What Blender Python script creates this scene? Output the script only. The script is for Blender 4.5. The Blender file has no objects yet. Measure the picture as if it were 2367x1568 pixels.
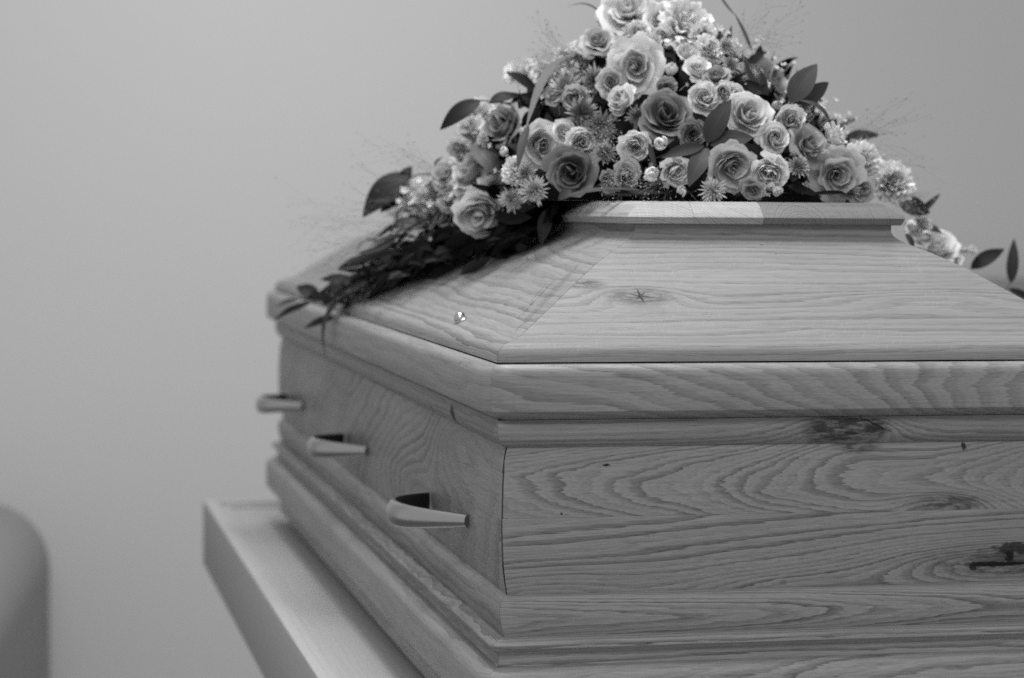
import bpy, bmesh, math, random
from mathutils import Vector, Matrix
C = bpy.context.scene.collection
PI = math.pi
# ------------------------------------------------------------------ camera, light, exposure
sc = bpy.context.scene
cam_d = bpy.data.cameras.new('camera'); cam = bpy.data.objects.new('camera', cam_d); C.objects.link(cam)
cam.matrix_world = Matrix((((0.977976,0.003912,-0.208681,-0.453717),(-0.208568,0.056247,-0.976389,-2.198737),(0.007918,0.998409,0.055824,0.148983),(0,0,0,1))))
cam_d.sensor_width = 36.0; cam_d.lens = 36.0*5400.0/2367.0; cam_d.clip_end = 60; cam_d.clip_start = 0.05
cam_d.dof.use_dof = True; cam_d.dof.focus_distance = 2.33; cam_d.dof.aperture_fstop = 5.0
sc.camera = cam
sc.view_settings.view_transform = 'Standard'; sc.view_settings.look = 'None'
sc.view_settings.exposure = 0.0; sc.view_settings.gamma = 1.0
world = bpy.data.worlds.new('World'); sc.world = world; world.use_nodes = True
bg = world.node_tree.nodes['Background']; bg.inputs[0].default_value = (1, 1, 1, 1); bg.inputs[1].default_value = 0.50
def lamp(name, loc, aim, sx, sy, power):
    l = bpy.data.lights.new(name, 'AREA'); l.shape = 'RECTANGLE'; l.size = sx; l.size_y = sy; l.energy = power
    o = bpy.data.objects.new(name, l); C.objects.link(o); o.location = loc
    o.rotation_euler = (Vector(aim)-Vector(loc)).to_track_quat('-Z', 'Y').to_euler(); return o
lamp('ceiling_lamp', (0.05, 0.45, 2.45), (0.25, 0.5, 0.0), 1.5, 1.1, 40).data.spread = math.radians(128)
lamp('ceiling_lamp', (-0.9, -2.3, 2.0), (0.3, 0.3, -0.1), 1.2, 0.7, 32)
lamp('wall_lamp', (0.2, 2.55, 1.35), (0.2, 4.3, -0.05), 1.3, 0.4, 15)
try:
    sc.cycles.use_denoising = False; sc.cycles.max_bounces = 8
except Exception: pass

# ------------------------------------------------------------------ node expressions
class X:
    def __init__(s, nt, sock): s.nt = nt; s.s = sock
    def _m(s, op, *a):
        n = s.nt.nodes.new('ShaderNodeMath'); n.operation = op
        for i, v in enumerate((s,)+a):
            if isinstance(v, X): s.nt.links.new(v.s, n.inputs[i])
            else: n.inputs[i].default_value = float(v)
        return X(s.nt, n.outputs[0])
    def __add__(s, o): return s._m('ADD', o)
    __radd__ = __add__
    def __sub__(s, o): return s._m('SUBTRACT', o)
    def __rsub__(s, o): return (s*-1)+o
    def __mul__(s, o): return s._m('MULTIPLY', o)
    __rmul__ = __mul__
    def __truediv__(s, o): return s._m('DIVIDE', o)
    def fract(s): return s._m('FRACT')
    def floor(s): return s._m('FLOOR')
    def exp(s): return s._m('EXPONENT')
    def abs(s): return s._m('ABSOLUTE')
    def sqrt(s): return s._m('SQRT')
    def mn(s, o): return s._m('MINIMUM', o)
    def mx(s, o): return s._m('MAXIMUM', o)
    def step(s, a, b):
        n = s.nt.nodes.new('ShaderNodeMapRange'); n.interpolation_type = 'SMOOTHSTEP'
        s.nt.links.new(s.s, n.inputs['Value']); n.inputs['From Min'].default_value = a; n.inputs['From Max'].default_value = b
        return X(s.nt, n.outputs[0])
def noise(nt, x, y, z, detail=2.0, rough=0.5):
    c = nt.nodes.new('ShaderNodeCombineXYZ')
    for i, v in enumerate((x, y, z)):
        if isinstance(v, X): nt.links.new(v.s, c.inputs[i])
        else: c.inputs[i].default_value = float(v)
    n = nt.nodes.new('ShaderNodeTexNoise'); n.inputs['Scale'].default_value = 1.0
    n.inputs['Detail'].default_value = detail; n.inputs['Roughness'].default_value = rough
    nt.links.new(c.outputs[0], n.inputs['Vector']); return X(nt, n.outputs[0])
def white(nt, x, seed):
    n = nt.nodes.new('ShaderNodeTexWhiteNoise'); n.noise_dimensions = '1D'
    nt.links.new((x+seed).s, n.inputs['W']); return X(nt, n.outputs['Value'])
def grey(nt, x, sock):
    c = nt.nodes.new('ShaderNodeCombineColor')
    for i in range(3): nt.links.new(x.s, c.inputs[i])
    nt.links.new(c.outputs[0], sock)
def new_mat(name):
    m = bpy.data.materials.new(name); m.use_nodes = True
    nt = m.node_tree; return m, nt, nt.nodes['Principled BSDF']
def bump(nt, x, bs, strength, dist):
    b = nt.nodes.new('ShaderNodeBump'); b.inputs['Strength'].default_value = strength; b.inputs['Distance'].default_value = dist
    nt.links.new(x.s, b.inputs['Height']); nt.links.new(b.outputs[0], bs.inputs['Normal'])
def wood(name, base=0.30, freq=95.0, seed=1.0, warp=2.2, warpu=1.4, warpv=7.0, slope=0.0, contrast=0.34, knots=(), spots=(), cracks=(), fleck=0.0, tone=0.16, rough=0.42, endgrain=None, cath=None, ragged=0.6, fibre=0.62, spec=0.3):
    """oak: rings are contours of a warped field over the board's own metres (u along the grain, v across); knots push the field up"""
    m, nt, bs = new_mat(name)
    uvn = nt.nodes.new('ShaderNodeUVMap'); uvn.uv_map = 'UVMap'
    sp = nt.nodes.new('ShaderNodeSeparateXYZ'); nt.links.new(uvn.outputs[0], sp.inputs[0])
    u, v = X(nt, sp.outputs[0]), X(nt, sp.outputs[1])
    n1 = noise(nt, u*warpu, v*warpv, seed*3.7, 2.6, 0.55)
    n2 = noise(nt, u*7.0, v*48.0, seed*1.9, 3.0, 0.6)
    rag = noise(nt, u*20.0, v*620.0, seed*2.3, 2.0, 0.65)
    if endgrain:
        u0, v0 = endgrain
        du, dv = u-u0, v-v0
        f = (du*du+dv*dv).sqrt()*freq + (n1-0.5)*warp*0.5 + (noise(nt, u*70, v*70, seed)-0.5)*0.5
    elif cath:
        vc, ks, kv2 = cath
        w = v-vc
        f = u*ks - w*w*kv2 + w*freq + (n1-0.5)*(2*warp) + (n2-0.5)*2.0 + (rag-0.5)*ragged
    else:
        f = v*freq + u*slope + (n1-0.5)*(2*warp) + (n2-0.5)*1.2 + (rag-0.5)*ragged
    dark = None
    for (ku, kv, su, sv, amp, dk) in knots:
        g = (((u-ku)/su)*((u-ku)/su) + ((v-kv)/sv)*((v-kv)/sv))*-1.0
        g = g.exp()
        f = f + g*amp
        if dk:
            g2 = (g*1.0).step(0.40, 0.95)*dk
            dark = g2 if dark is None else dark + g2
    fr = f.fract()
    ringv = white(nt, f.floor(), seed)
    pulse = fr.step(0.25, 0.90)*(1.0-fr.step(0.92, 1.0))
    contrast = contrast*1.28
    fr2 = (f*3.0+(rag-0.5)*0.8).fract()
    fine = fr2.step(0.3, 0.9)*(1.0-fr2.step(0.9, 1.0))
    fib = noise(nt, u*11.0, v*420.0, seed+4, 3.0, 0.7)
    dash = noise(nt, u*50.0, v*760.0, seed+9, 2.0, 0.6).step(0.54, 0.68)
    broad = noise(nt, u*3.2, v*20.0, seed+13, 3.0, 0.6)
    col = 1.0 - (pulse*(ringv*0.9+0.20)*contrast) - fine*contrast*0.34 - dash*(pulse*0.9+0.35)*0.17
    col = col*((fib-0.5)*fibre+1.0)
    col = col*((broad-0.5)*(3.2*tone)+1.0)
    if fleck:
        fl = noise(nt, u*420.0+v*180.0, v*70.0-u*30.0, seed+21, 1.0).step(0.60, 0.72)*noise(nt, u*9.0, v*16.0, seed+30, 1.0).step(0.50, 0.64)
        col = col + fl*fleck
    if endgrain:
        du, dv = u-endgrain[0], v-endgrain[1]
        at = du._m('ARCTAN2', dv)
        ray = noise(nt, at*130.0, (du*du+dv*dv).sqrt()*12.0, seed+2, 1.0).step(0.58, 0.70)
        col = col + ray*0.10
    if dark is not None:
        mott = noise(nt, u*60.0, v*210.0, seed+40, 4.0, 0.7).step(0.34, 0.66)
        col = col*(1.0-(dark*(mott*0.75+0.22)).mn(0.82))
    hole = None
    for (su0, sv0, a, b, st) in spots:
        w = (noise(nt, u*(2.4/a), v*(1.3/b), seed+50+su0*9, 3.0, 0.6)-0.5)*2.2
        g = (((u-su0)/a)*((u-su0)/a) + ((v-sv0)/b)*((v-sv0)/b)).sqrt()+w
        mk = g.step(1.20, 0.80)*st; col = col*(1.0-mk); hole = mk if hole is None else hole.mx(mk)
    for (cu, cv, length, ang, wd, st) in cracks:
        ca, sa = math.cos(ang), math.sin(ang)
        w = (noise(nt, u*120.0, v*120.0, seed+60+cu)-0.5)
        al = (u-cu)*ca+(v-cv)*sa
        ac = (u-cu)*(-sa)+(v-cv)*ca + w*(length*0.28)
        e = (al/length)*(al/length)
        wid = (1.0-e).mx(0.0)*wd
        g = (ac.abs()/(wid+0.00002))
        mk = g.step(1.5, 0.7)*st; col = col*(1.0-mk); hole = mk if hole is None else hole.mx(mk)
    grey(nt, (col*base).mx(0.004), bs.inputs['Base Color'])
    bs.inputs['Roughness'].default_value = rough
    bs.inputs['Specular IOR Level'].default_value = spec
    bump(nt, col if hole is None else col-hole*4.0, bs, 0.35, 0.0012)
    return m
def plain(name, base, rough=0.6, metal=0.0, var=0.06, scale=30.0, spec=0.4, bstr=0.1):
    m, nt, bs = new_mat(name)
    tc = nt.nodes.new('ShaderNodeTexCoord'); s = nt.nodes.new('ShaderNodeSeparateXYZ'); nt.links.new(tc.outputs['Object'], s.inputs[0])
    x, y, z = (X(nt, s.outputs[i]) for i in range(3))
    n = noise(nt, x*scale, y*scale, z*scale, 4.0, 0.6)
    grey(nt, ((n-0.5)*(2*var)+1.0)*base, bs.inputs['Base Color'])
    bs.inputs['Roughness'].default_value = rough; bs.inputs['Metallic'].default_value = metal; bs.inputs['Specular IOR Level'].default_value = spec
    if bstr: bump(nt, n, bs, bstr, 0.002)
    return m
def petal_mat(name, base, trans=0.3, var=0.10, edge=0.0):
    m, nt, bs = new_mat(name)
    uvn = nt.nodes.new('ShaderNodeUVMap'); uvn.uv_map = 'UVMap'
    sp = nt.nodes.new('ShaderNodeSeparateXYZ'); nt.links.new(uvn.outputs[0], sp.inputs[0])
    s, t = X(nt, sp.outputs[0]), X(nt, sp.outputs[1])
    oi = nt.nodes.new('ShaderNodeObjectInfo'); rnd = X(nt, oi.outputs['Random'])
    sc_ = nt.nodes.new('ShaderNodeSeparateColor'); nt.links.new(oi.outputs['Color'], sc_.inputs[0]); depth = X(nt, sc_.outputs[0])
    vein = noise(nt, s*16.0, t*1.6, rnd*40.0, 2.0, 0.6)
    col = ((vein-0.5)*(2*var)+1.0)*(rnd*0.24+0.88)
    if edge: col = col*(1.0+t.step(0.72, 1.0)*edge)
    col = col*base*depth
    grey(nt, col, bs.inputs['Base Color'])
    bs.inputs['Roughness'].default_value = 0.6; bs.inputs['Specular IOR Level'].default_value = 0.25
    tr = nt.nodes.new('ShaderNodeBsdfTranslucent'); grey(nt, col, tr.inputs['Color'])
    mx = nt.nodes.new('ShaderNodeMixShader'); mx.inputs[0].default_value = trans
    out = nt.nodes['Material Output']
    nt.links.new(bs.outputs[0], mx.inputs[1]); nt.links.new(tr.outputs[0], mx.inputs[2]); nt.links.new(mx.outputs[0], out.inputs[0])
    bump(nt, vein, bs, 0.25, 0.001)
    return m
def leaf_mat(name, base, rough=0.42):
    m, nt, bs = new_mat(name)
    uvn = nt.nodes.new('ShaderNodeUVMap'); uvn.uv_map = 'UVMap'
    sp = nt.nodes.new('ShaderNodeSeparateXYZ'); nt.links.new(uvn.outputs[0], sp.inputs[0])
    s, t = X(nt, sp.outputs[0]), X(nt, sp.outputs[1])
    oi = nt.nodes.new('ShaderNodeObjectInfo'); rnd = X(nt, oi.outputs['Random'])
    rib = (s.abs()).step(0.08, 0.0)
    vein = noise(nt, s*14.0, t*2.0, rnd*30.0, 2.0)
    blot = noise(nt, s*2.0, t*5.0, rnd*50.0, 3.0)
    col = ((vein-0.5)*0.5+1.0)*((blot-0.5)*0.5+1.0)*(rnd*0.5+0.75)*(1.0+rib*0.35)*base
    grey(nt, col, bs.inputs['Base Color'])
    bs.inputs['Roughness'].default_value = rough; bs.inputs['Specular IOR Level'].default_value = 0.5 if rough < 0.3 else 0.14
    bump(nt, vein, bs, 0.3, 0.001)
    return m

# ------------------------------------------------------------------ object helpers
def tag(o, label=None, cat=None, group=None, kind=None):
    if label: o['label'] = label
    if cat: o['category'] = cat
    if group: o['group'] = group
    if kind: o['kind'] = kind
    return o
def empty(name, loc=(0, 0, 0), label=None, cat=None, group=None):
    o = bpy.data.objects.new(name, None); C.objects.link(o); o.location = loc; o.empty_display_size = 0.02
    return tag(o, label, cat, group)
def mesh(name, verts, faces, uvs=None, mats=(), parent=None, smooth=True, sharp=35.0, fmat=None):
    me = bpy.data.meshes.new(name); me.from_pydata(verts, [], faces)
    if uvs is not None:
        ul = me.uv_layers.new(name='UVMap'); li = 0
        for p in me.polygons:
            for k in range(p.loop_total):
                ul.data[p.loop_start+k].uv = uvs[p.index][k]
    for m in mats: me.materials.append(m)
    if fmat:
        for p in me.polygons: p.material_index = fmat[p.index]
    if smooth:
        me.polygons.foreach_set('use_smooth', [True]*len(me.polygons))
        if sharp: me.set_sharp_from_angle(angle=math.radians(sharp))
    me.update()
    o = bpy.data.objects.new(name, me); C.objects.link(o)
    if parent is not None: o.parent = parent
    return o

W, L = 0.6616, 1.9635
def arcs(prof):
    a = [0.0]
    for p, q in zip(prof, prof[1:]): a.append(a[-1]+math.hypot(q[0]-p[0], q[1]-p[1]))
    return a
def arc_at(prof, z):
    a = arcs(prof)
    for i in range(len(prof)-1):
        z0, z1 = prof[i][1], prof[i+1][1]
        if (z0-z)*(z1-z) <= 0 and z0 != z1: return a[i]+(a[i+1]-a[i])*(z-z0)/(z1-z0)
    return a[-1] if abs(prof[-1][1]-z) < abs(prof[0][1]-z) else 0.0
def side_strip(name, side, prof, mat, parent, r=0.003, thick=0.016, gap=0.0004, nseg=3, udiv=1, u0=0.0):
    """one board of the coffin: the profile (inset, z) run along one side and mitred at both corners; r rounds the corner in plan"""
    # plan frame: end sides run along x, long sides along y
    n = len(prof)
    inner = [(max(p[0] for p in prof)+thick, prof[-1][1]), (max(p[0] for p in prof)+thick, prof[0][1])]
    loop = list(prof)+inner
    av = arcs(prof); av = av+[av[-1]+thick, av[-1]+2*thick]
    ln = W if side in ('front', 'back') else L
    def place(a, i, z):
        if side == 'front': return (a, i, z)
        if side == 'back': return (W-a, L-i, z)
        if side == 'left': return (i, L-a, z)
        return (W-i, a, z)
    st = []  # stations: list of functions (inset) -> (a, i)
    def corner(t, i):       # t in 0..1 from mitre to straight; arc about (r, r)
        if i >= r-1e-6: return (i+gap, i)
        ang = math.radians(45+45*t); rad = r-i
        return (r-rad*math.cos(ang)+gap*(1-t), r-rad*math.sin(ang))
    for k in range(nseg+1): st.append(('a', k/nseg))
    for k in range(1, udiv): st.append(('m', k/udiv))
    for k in range(nseg, -1, -1): st.append(('b', k/nseg))
    verts = []; us = []
    for kind, t in st:
        for (i, z) in loop:
            if kind == 'm': a, ii = ln*t, i
            else:
                a, ii = corner(t, i)
                if i >= r-1e-6 and t > 0: a += 1e-5*t
                if kind == 'b': a = ln-a
            verts.append(place(a, ii, z)); us.append(a)
    m = len(loop); faces = []; uvs = []
    for s in range(len(st)-1):
        for k in range(m):
            k2 = (k+1) % m
            f = (s*m+k, s*m+k2, (s+1)*m+k2, (s+1)*m+k)
            va, vb = av[k], (av[k2] if k2 else av[k]+thick)
            faces.append(f); uvs.append([(us[f[0]]+u0, va), (us[f[1]]+u0, vb), (us[f[2]]+u0, vb), (us[f[3]]+u0, va)])
    e = (len(st)-1)*m
    faces.append(tuple(range(m-1, -1, -1))); uvs.append([(loop[k][0], av[k]) for k in range(m-1, -1, -1)])
    faces.append(tuple(e+k for k in range(m))); uvs.append([(loop[k][0], av[k]) for k in range(m)])
    return mesh(name, verts, faces, uvs, [mat], parent, True, 28)

# ------------------------------------------------------------------ the setting
wall_m = plain('painted_wall', 0.63, 0.85, 0, 0.012, 3.0, 0.2, 0.03)
WY = 4.3
def box(name, lo, hi, mat, parent=None, bev=0.0, segs=2):
    bm = bmesh.new(); bmesh.ops.create_cube(bm, size=1.0)
    for v in bm.verts: v.co = Vector([lo[i]+(v.co[i]+0.5)*(hi[i]-lo[i]) for i in range(3)])
    if bev: bmesh.ops.bevel(bm, geom=bm.edges[:], offset=bev, segments=segs, affect='EDGES', profile=0.6)
    ul = bm.loops.layers.uv.new('UVMap')
    for f in bm.faces:
        f.smooth = True; nn = f.normal
        for l in f.loops:
            c = l.vert.co
            l[ul].uv = (c.y, c.x) if abs(nn.z) > 0.6 else ((c.y, c.z) if abs(nn.x) > 0.6 else (c.x, c.z))
    me = bpy.data.meshes.new(name); bm.to_mesh(me); bm.free(); me.materials.append(mat)
    me.set_sharp_from_angle(angle=math.radians(40))
    o = bpy.data.objects.new(name, me); C.objects.link(o)
    if parent is not None: o.parent = parent
    return o
tag(box('wall', (-3.2, WY, -1.32), (4.2, WY+0.12, 2.6), wall_m), kind='structure')
tag(box('floor', (-3.2, -3.2, -1.4), (4.2, WY, -1.324), plain('grey_floor', 0.14, 0.5)), kind='structure')

def soft_block(name, size, r, mat, parent):
    bm = bmesh.new(); bmesh.ops.create_cube(bm, size=1.0)
    for v in bm.verts: v.co = Vector(((v.co.x-0.5)*size[0], (v.co.y-0.5)*size[1], (v.co.z+0.5)*size[2]))
    ed = [e for e in bm.edges if all(abs(v.co.x) < 1e-5 and abs(v.co.z-size[2]) < 1e-5 for v in e.verts)]
    bmesh.ops.bevel(bm, geom=ed, offset=r, segments=14, affect='EDGES', profile=0.5)
    for f in bm.faces: f.smooth = True
    me = bpy.data.meshes.new(name); bm.to_mesh(me); bm.free(); me.materials.append(mat); me.set_sharp_from_angle(angle=math.radians(40))
    o = bpy.data.objects.new(name, me); C.objects.link(o); o.parent = parent; return o
# bier
bier_m = wood('pale_board', base=0.41, freq=120, seed=31, contrast=0.05, tone=0.015, rough=0.8, spec=0.12, fibre=0.12)
bier = empty('bier', (0.33, 0.98, -1.32), 'long pale bier with a raised rim, standing under the oak coffin', 'bier')
BX0, BX1, BY0, BY1, BZ = -0.106, 0.766, -0.25, 2.20, -0.415
RZ = -0.403; RW = 0.026
def pbox(name, lo, hi, mat, bev=0.0025):
    o = box(name, lo, hi, mat, None, bev); o.parent = bier; o.matrix_parent_inverse = Matrix.Translation((-0.33, -0.98, 1.32)); return o
pbox('top_panel', (BX0+RW+0.001, BY0+RW+0.001, BZ-0.018), (BX1-RW-0.001, BY1-RW-0.001, BZ), bier_m, 0.001)
pbox('rim', (BX0, BY0, RZ-0.122), (BX0+RW, BY1, RZ), bier_m, 0.004)
pbox('rim', (BX1-RW, BY0, RZ-0.122), (BX1, BY1, RZ), bier_m, 0.004)
pbox('rim', (BX0+RW, BY1-RW, RZ-0.122), (BX1-RW, BY1-0.001, RZ-0.0005), bier_m, 0.004)
pbox('rim', (BX0+RW, BY0+0.001, RZ-0.122), (BX1-RW, BY0+RW, RZ-0.0005), bier_m, 0.004)
pbox('inner_bead', (BX0+RW+0.001, BY1-RW-0.022, BZ+0.0002), (BX1-RW-0.001, BY1-RW-0.001, BZ+0.004), bier_m, 0.0015)
pbox('inner_bead', (BX0+RW+0.001, BY0+RW+0.001, BZ+0.0002), (BX0+RW+0.020, BY1-RW-0.023, BZ+0.0035), bier_m, 0.0015)
pbox('pedestal', (0.1, 0.2, -1.322), (0.56, 1.76, BZ-0.019), bier_m, 0.004)

# blurred blocks by the wall; the left one stands in for a dark patch
up_m = plain('dark_grey_matte', 0.28, 0.9, 0, 0.05, 12.0, 0.2)
patch_o = empty('patch_block', (-0.3637, 4.0000, -1.322), 'blurred dark patch by the wall, built as a round-topped grey block, left of the pale bier', 'block')
patch_o.rotation_euler = (0, 0, -0.1022)
soft_block('body', (0.8, 1.6, 0.6935), 0.17, up_m, patch_o)
chest = tag(box('dark_block', (2.078, 3.8, -1.322), (3.2, 4.2, -0.044), up_m, None, 0.01), 'blurred dark grey block by the wall, just showing above the right hip of the lid', 'block')

# ------------------------------------------------------------------ coffin
oak = {}
coffin = empty('coffin', (0, 0, 0), 'pale oak coffin with moulded sides, hipped lid and three brushed metal side handles', 'coffin')
lid_prof = [(0.066, 0.0480), (0.046, 0.0345), (0.032, 0.0250), (0.024, 0.0212), (0.016, 0.0194), (0.0105, 0.0172), (0.0065, 0.0143), (0.0040, 0.0106), (0.0026, 0.006), (0.0020, 0.0004)]
lid_up = [(0.1872, 0.1345), (0.1872, 0.1262), (0.1850, 0.1220), (0.1800, 0.1178), (0.1720, 0.1135), (0.1620, 0.1085), (0.154, 0.1050), (0.146, 0.1005), (0.128, 0.0905), (0.10, 0.0715), (0.066, 0.0480)]
slope_prof = lid_up[:-1]+lid_prof
lip_prof = [(0.0060, -0.0010), (-0.0070, -0.0016), (-0.0105, -0.0040), (-0.0128, -0.0075), (-0.0135, -0.012), (-0.0135, -0.0440), (-0.0128, -0.0465), (-0.0105, -0.0485), (-0.002, -0.0522), (0.0050, -0.0556)]
frieze_prof = [(0.0050, -0.0560), (0.0035, -0.0600), (0.0028, -0.0655), (0.0038, -0.0715), (0.0065, -0.0770), (0.0110, -0.0815), (0.0140, -0.0835)]
upper_prof = [(0.0140, -0.0836), (0.0128, -0.0880), (0.0112, -0.0970), (0.0100, -0.108), (0.0090, -0.122), (0.0086, -0.136), (0.0085, -0.1522)]
lower_prof = [(0.0080, -0.1523), (0.0074, -0.1530), (0.0076, -0.165), (0.0086, -0.180), (0.0104, -0.198), (0.0130, -0.214), (0.0160, -0.2278)]
side_prof = upper_prof[:-1]+[(0.0085, -0.152), (0.0082, -0.165), (0.0090, -0.180), (0.0106, -0.198), (0.0132, -0.214), (0.0160, -0.2278)]
mould_prof = [(0.0160, -0.2279), (0.0120, -0.2300), (0.0090, -0.2345), (0.0078, -0.2400), (0.0080, -0.2480), (0.0095, -0.2560), (0.0120, -0.2640), (0.0135, -0.2690)]
ledge_prof = [(0.0135, -0.2691), (0.0040, -0.2706), (-0.0010, -0.2722), (-0.0024, -0.2750), (-0.0018, -0.2785), (0.0030, -0.2815), (0.0072, -0.2860), (0.0070, -0.2915), (0.0058, -0.2965)]
plinth_prof = [(0.0058, -0.2966), (-0.0040, -0.2988), (-0.0095, -0.3015), (-0.0128, -0.3055), (-0.0138, -0.3100), (-0.0138, -0.3460), (-0.0120, -0.3490), (0.0050, -0.3590), (0.0115, -0.3650), (0.0120, -0.3950)]
def kz(prof, x, z, *rest): return (x, arc_at(prof, z))+rest
SP, LP, FP, UP, OP, MP = slope_prof, lip_prof, frieze_prof, upper_prof, lower_prof, mould_prof
m_slope = wood('oak_lid_end', base=0.228, freq=100, seed=2.3, warp=2.4, warpu=1.6, warpv=6.0, contrast=0.20, tone=0.10, fleck=0.10,
    knots=[kz(SP, *(0.1672,0.0614), 0.050, 0.022, 3.2, 0.75), kz(SP, *(0.1116,0.0731), 0.034, 0.012, 1.2, 0.85), kz(SP, *(0.4671,0.0593), 0.11, 0.016, 2.2, 0)],
    cracks=[kz(SP, *(0.1672,0.0614), 0.0110, 1.45, 0.0014, 0.95), kz(SP, *(0.1672,0.0614), 0.015, 0.25, 0.0008, 0.8), kz(SP, *(0.1672,0.0614), 0.009, -0.8, 0.0008, 0.85)],
    spots=[kz(SP, *(0.3226,0.1125), 0.0018, 0.0009, 0.7), kz(SP, *(0.3320,0.1037), 0.0009, 0.0009, 0.8)])
m_lip = wood('oak_rail_end', base=0.275, freq=62, seed=5.1, warp=2.0, warpu=2.6, warpv=4.0, slope=-15.0, contrast=0.24, tone=0.12,
    knots=[kz(LP, 0.60, -0.05, 0.20, 0.06, -7.0, 0)])
m_frieze = wood('oak_frieze_end', base=0.265, freq=150, seed=7.7, warp=1.6, warpu=2.0, warpv=8.0, contrast=0.30, tone=0.14,
    knots=[kz(FP, *(0.3544,-0.0696), 0.060, 0.024, 4.0, 1.25), kz(FP, *(0.3931,-0.0657), 0.022, 0.014, 2.0, 0.6)], cracks=[kz(FP, *(0.3885,-0.0635), 0.022, 0.45, 0.0008, 0.9)])
m_upper = wood('oak_upper_board_end', base=0.275, freq=0, seed=9.2, warp=2.6, warpu=3.2, warpv=14.0, contrast=0.30, tone=0.14, cath=(arc_at(UP, -0.124), 34.0, 3600.0),
    knots=[kz(UP, *(0.3544,-0.0696), 0.070, 0.030, 3.5, 0), kz(UP, *(0.3736,-0.0858), 0.035, 0.012, 0, 0.9), kz(UP, *(0.4706,-0.1462), 0.060, 0.016, -5.0, 0.75), kz(UP, *(0.1141,-0.1016), 0.018, 0.004, 0.9, 0)],
    spots=[kz(UP, *(0.1141,-0.1016), 0.0035, 0.0012, 0.95), kz(UP, *(0.4881,-0.0882), 0.0028, 0.0036, 0.9), kz(UP, *(0.0688,-0.1485), 0.0011, 0.0011, 0.95)])
m_lower = wood('oak_lower_board_end', base=0.28, freq=105, seed=12.4, warp=1.7, warpu=1.3, warpv=7.0, slope=7.0, contrast=0.36, tone=0.10,
    knots=[kz(OP, *(0.5329,-0.2073), 0.150, 0.026, 9.0, 0.55), kz(OP, 0.30, -0.226, 0.10, 0.020, 3.4, 0.0), kz(OP, 0.05, -0.230, 0.08, 0.022, 3.0, 0.0)],
    spots=[kz(OP, *(0.2988,-0.2224), 0.0035, 0.0026, 0.25), kz(OP, *(0.5263,-0.2094), 0.034, 0.0026, 0.97), kz(OP, *(0.5477,-0.1934), 0.022, 0.0060, 0.80), kz(OP, *(0.5399,-0.2021), 0.005, 0.0065, 0.92), kz(OP, *(0.5009,-0.2110), 0.004, 0.0050, 0.85), kz(OP, *(0.5376,-0.2038), 0.030, 0.0120, 0.35)])
m_mould = wood('oak_moulding_end', base=0.29, freq=50, seed=15.8, warp=2.2, warpu=2.3, warpv=6.0, contrast=0.36, tone=0.10,
    cath=(arc_at(MP, -0.250), -12.0, 9000.0))
m_ledge = wood('oak_ledge_end', base=0.29, freq=150, seed=18.1, warp=2.0, warpu=3.0, contrast=0.34, tone=0.12)
m_plinth = wood('oak_plinth_end', base=0.29, freq=70, seed=21.6, warp=2.4, warpu=3.0, warpv=6.0, slope=10, contrast=0.32, tone=0.12)
m_sl = wood('oak_lid_side', base=0.265, rough=0.6, spec=0.15, freq=75, seed=24.9, warp=2.6, warpu=1.2, warpv=6.0, contrast=0.26, tone=0.10, ragged=0.35, knots=[(L-0.62, 0.05, 0.25, 0.03, 3.0, 0.35)], cracks=[kz(SP, L-0.1293, 0.0580, 0.0932, -2.4138, 0.0085, 0.20), kz(SP, L-0.1643, 0.0560, 0.0548, -2.4138, 0.0016, 0.40), kz(SP, L-0.1843, 0.0580, 0.0329, -2.4138, 0.0006, 0.6)])
m_lips = wood('oak_rail_side', base=0.275, freq=50, seed=27.3, warp=1.8, warpu=1.6, contrast=0.16, tone=0.10)
m_frs = wood('oak_frieze_side', base=0.25, freq=120, seed=29.9, warp=2.0, contrast=0.20, tone=0.10, spots=[(L-0.2409, 0.017, 0.011, 0.011, 0.97), (L-0.3809, 0.022, 0.006, 0.004, 0.8)])
m_body = wood('oak_side_board', base=0.25, freq=26, seed=33.3, warp=3.2, warpu=1.6, warpv=5.0, slope=16.0, contrast=0.34, tone=0.24, knots=[(L-0.26, 0.02, 0.16, 0.05, 5.0, 0), (L-0.55, 0.10, 0.2, 0.06, 4.0, 0.15)])
m_mos = wood('oak_moulding_side', base=0.27, freq=60, seed=36.2, warp=2.0, warpu=2.0, warpv=5.0, contrast=0.24, tone=0.16)
m_les = wood('oak_ledge_side', base=0.26, freq=80, seed=38.2, warp=2.0, warpu=9.0, warpv=5.0, contrast=0.30, tone=0.30)
m_pls = wood('oak_plinth_side', base=0.27, freq=55, seed=41.7, warp=2.2, contrast=0.20, tone=0.10)
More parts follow.
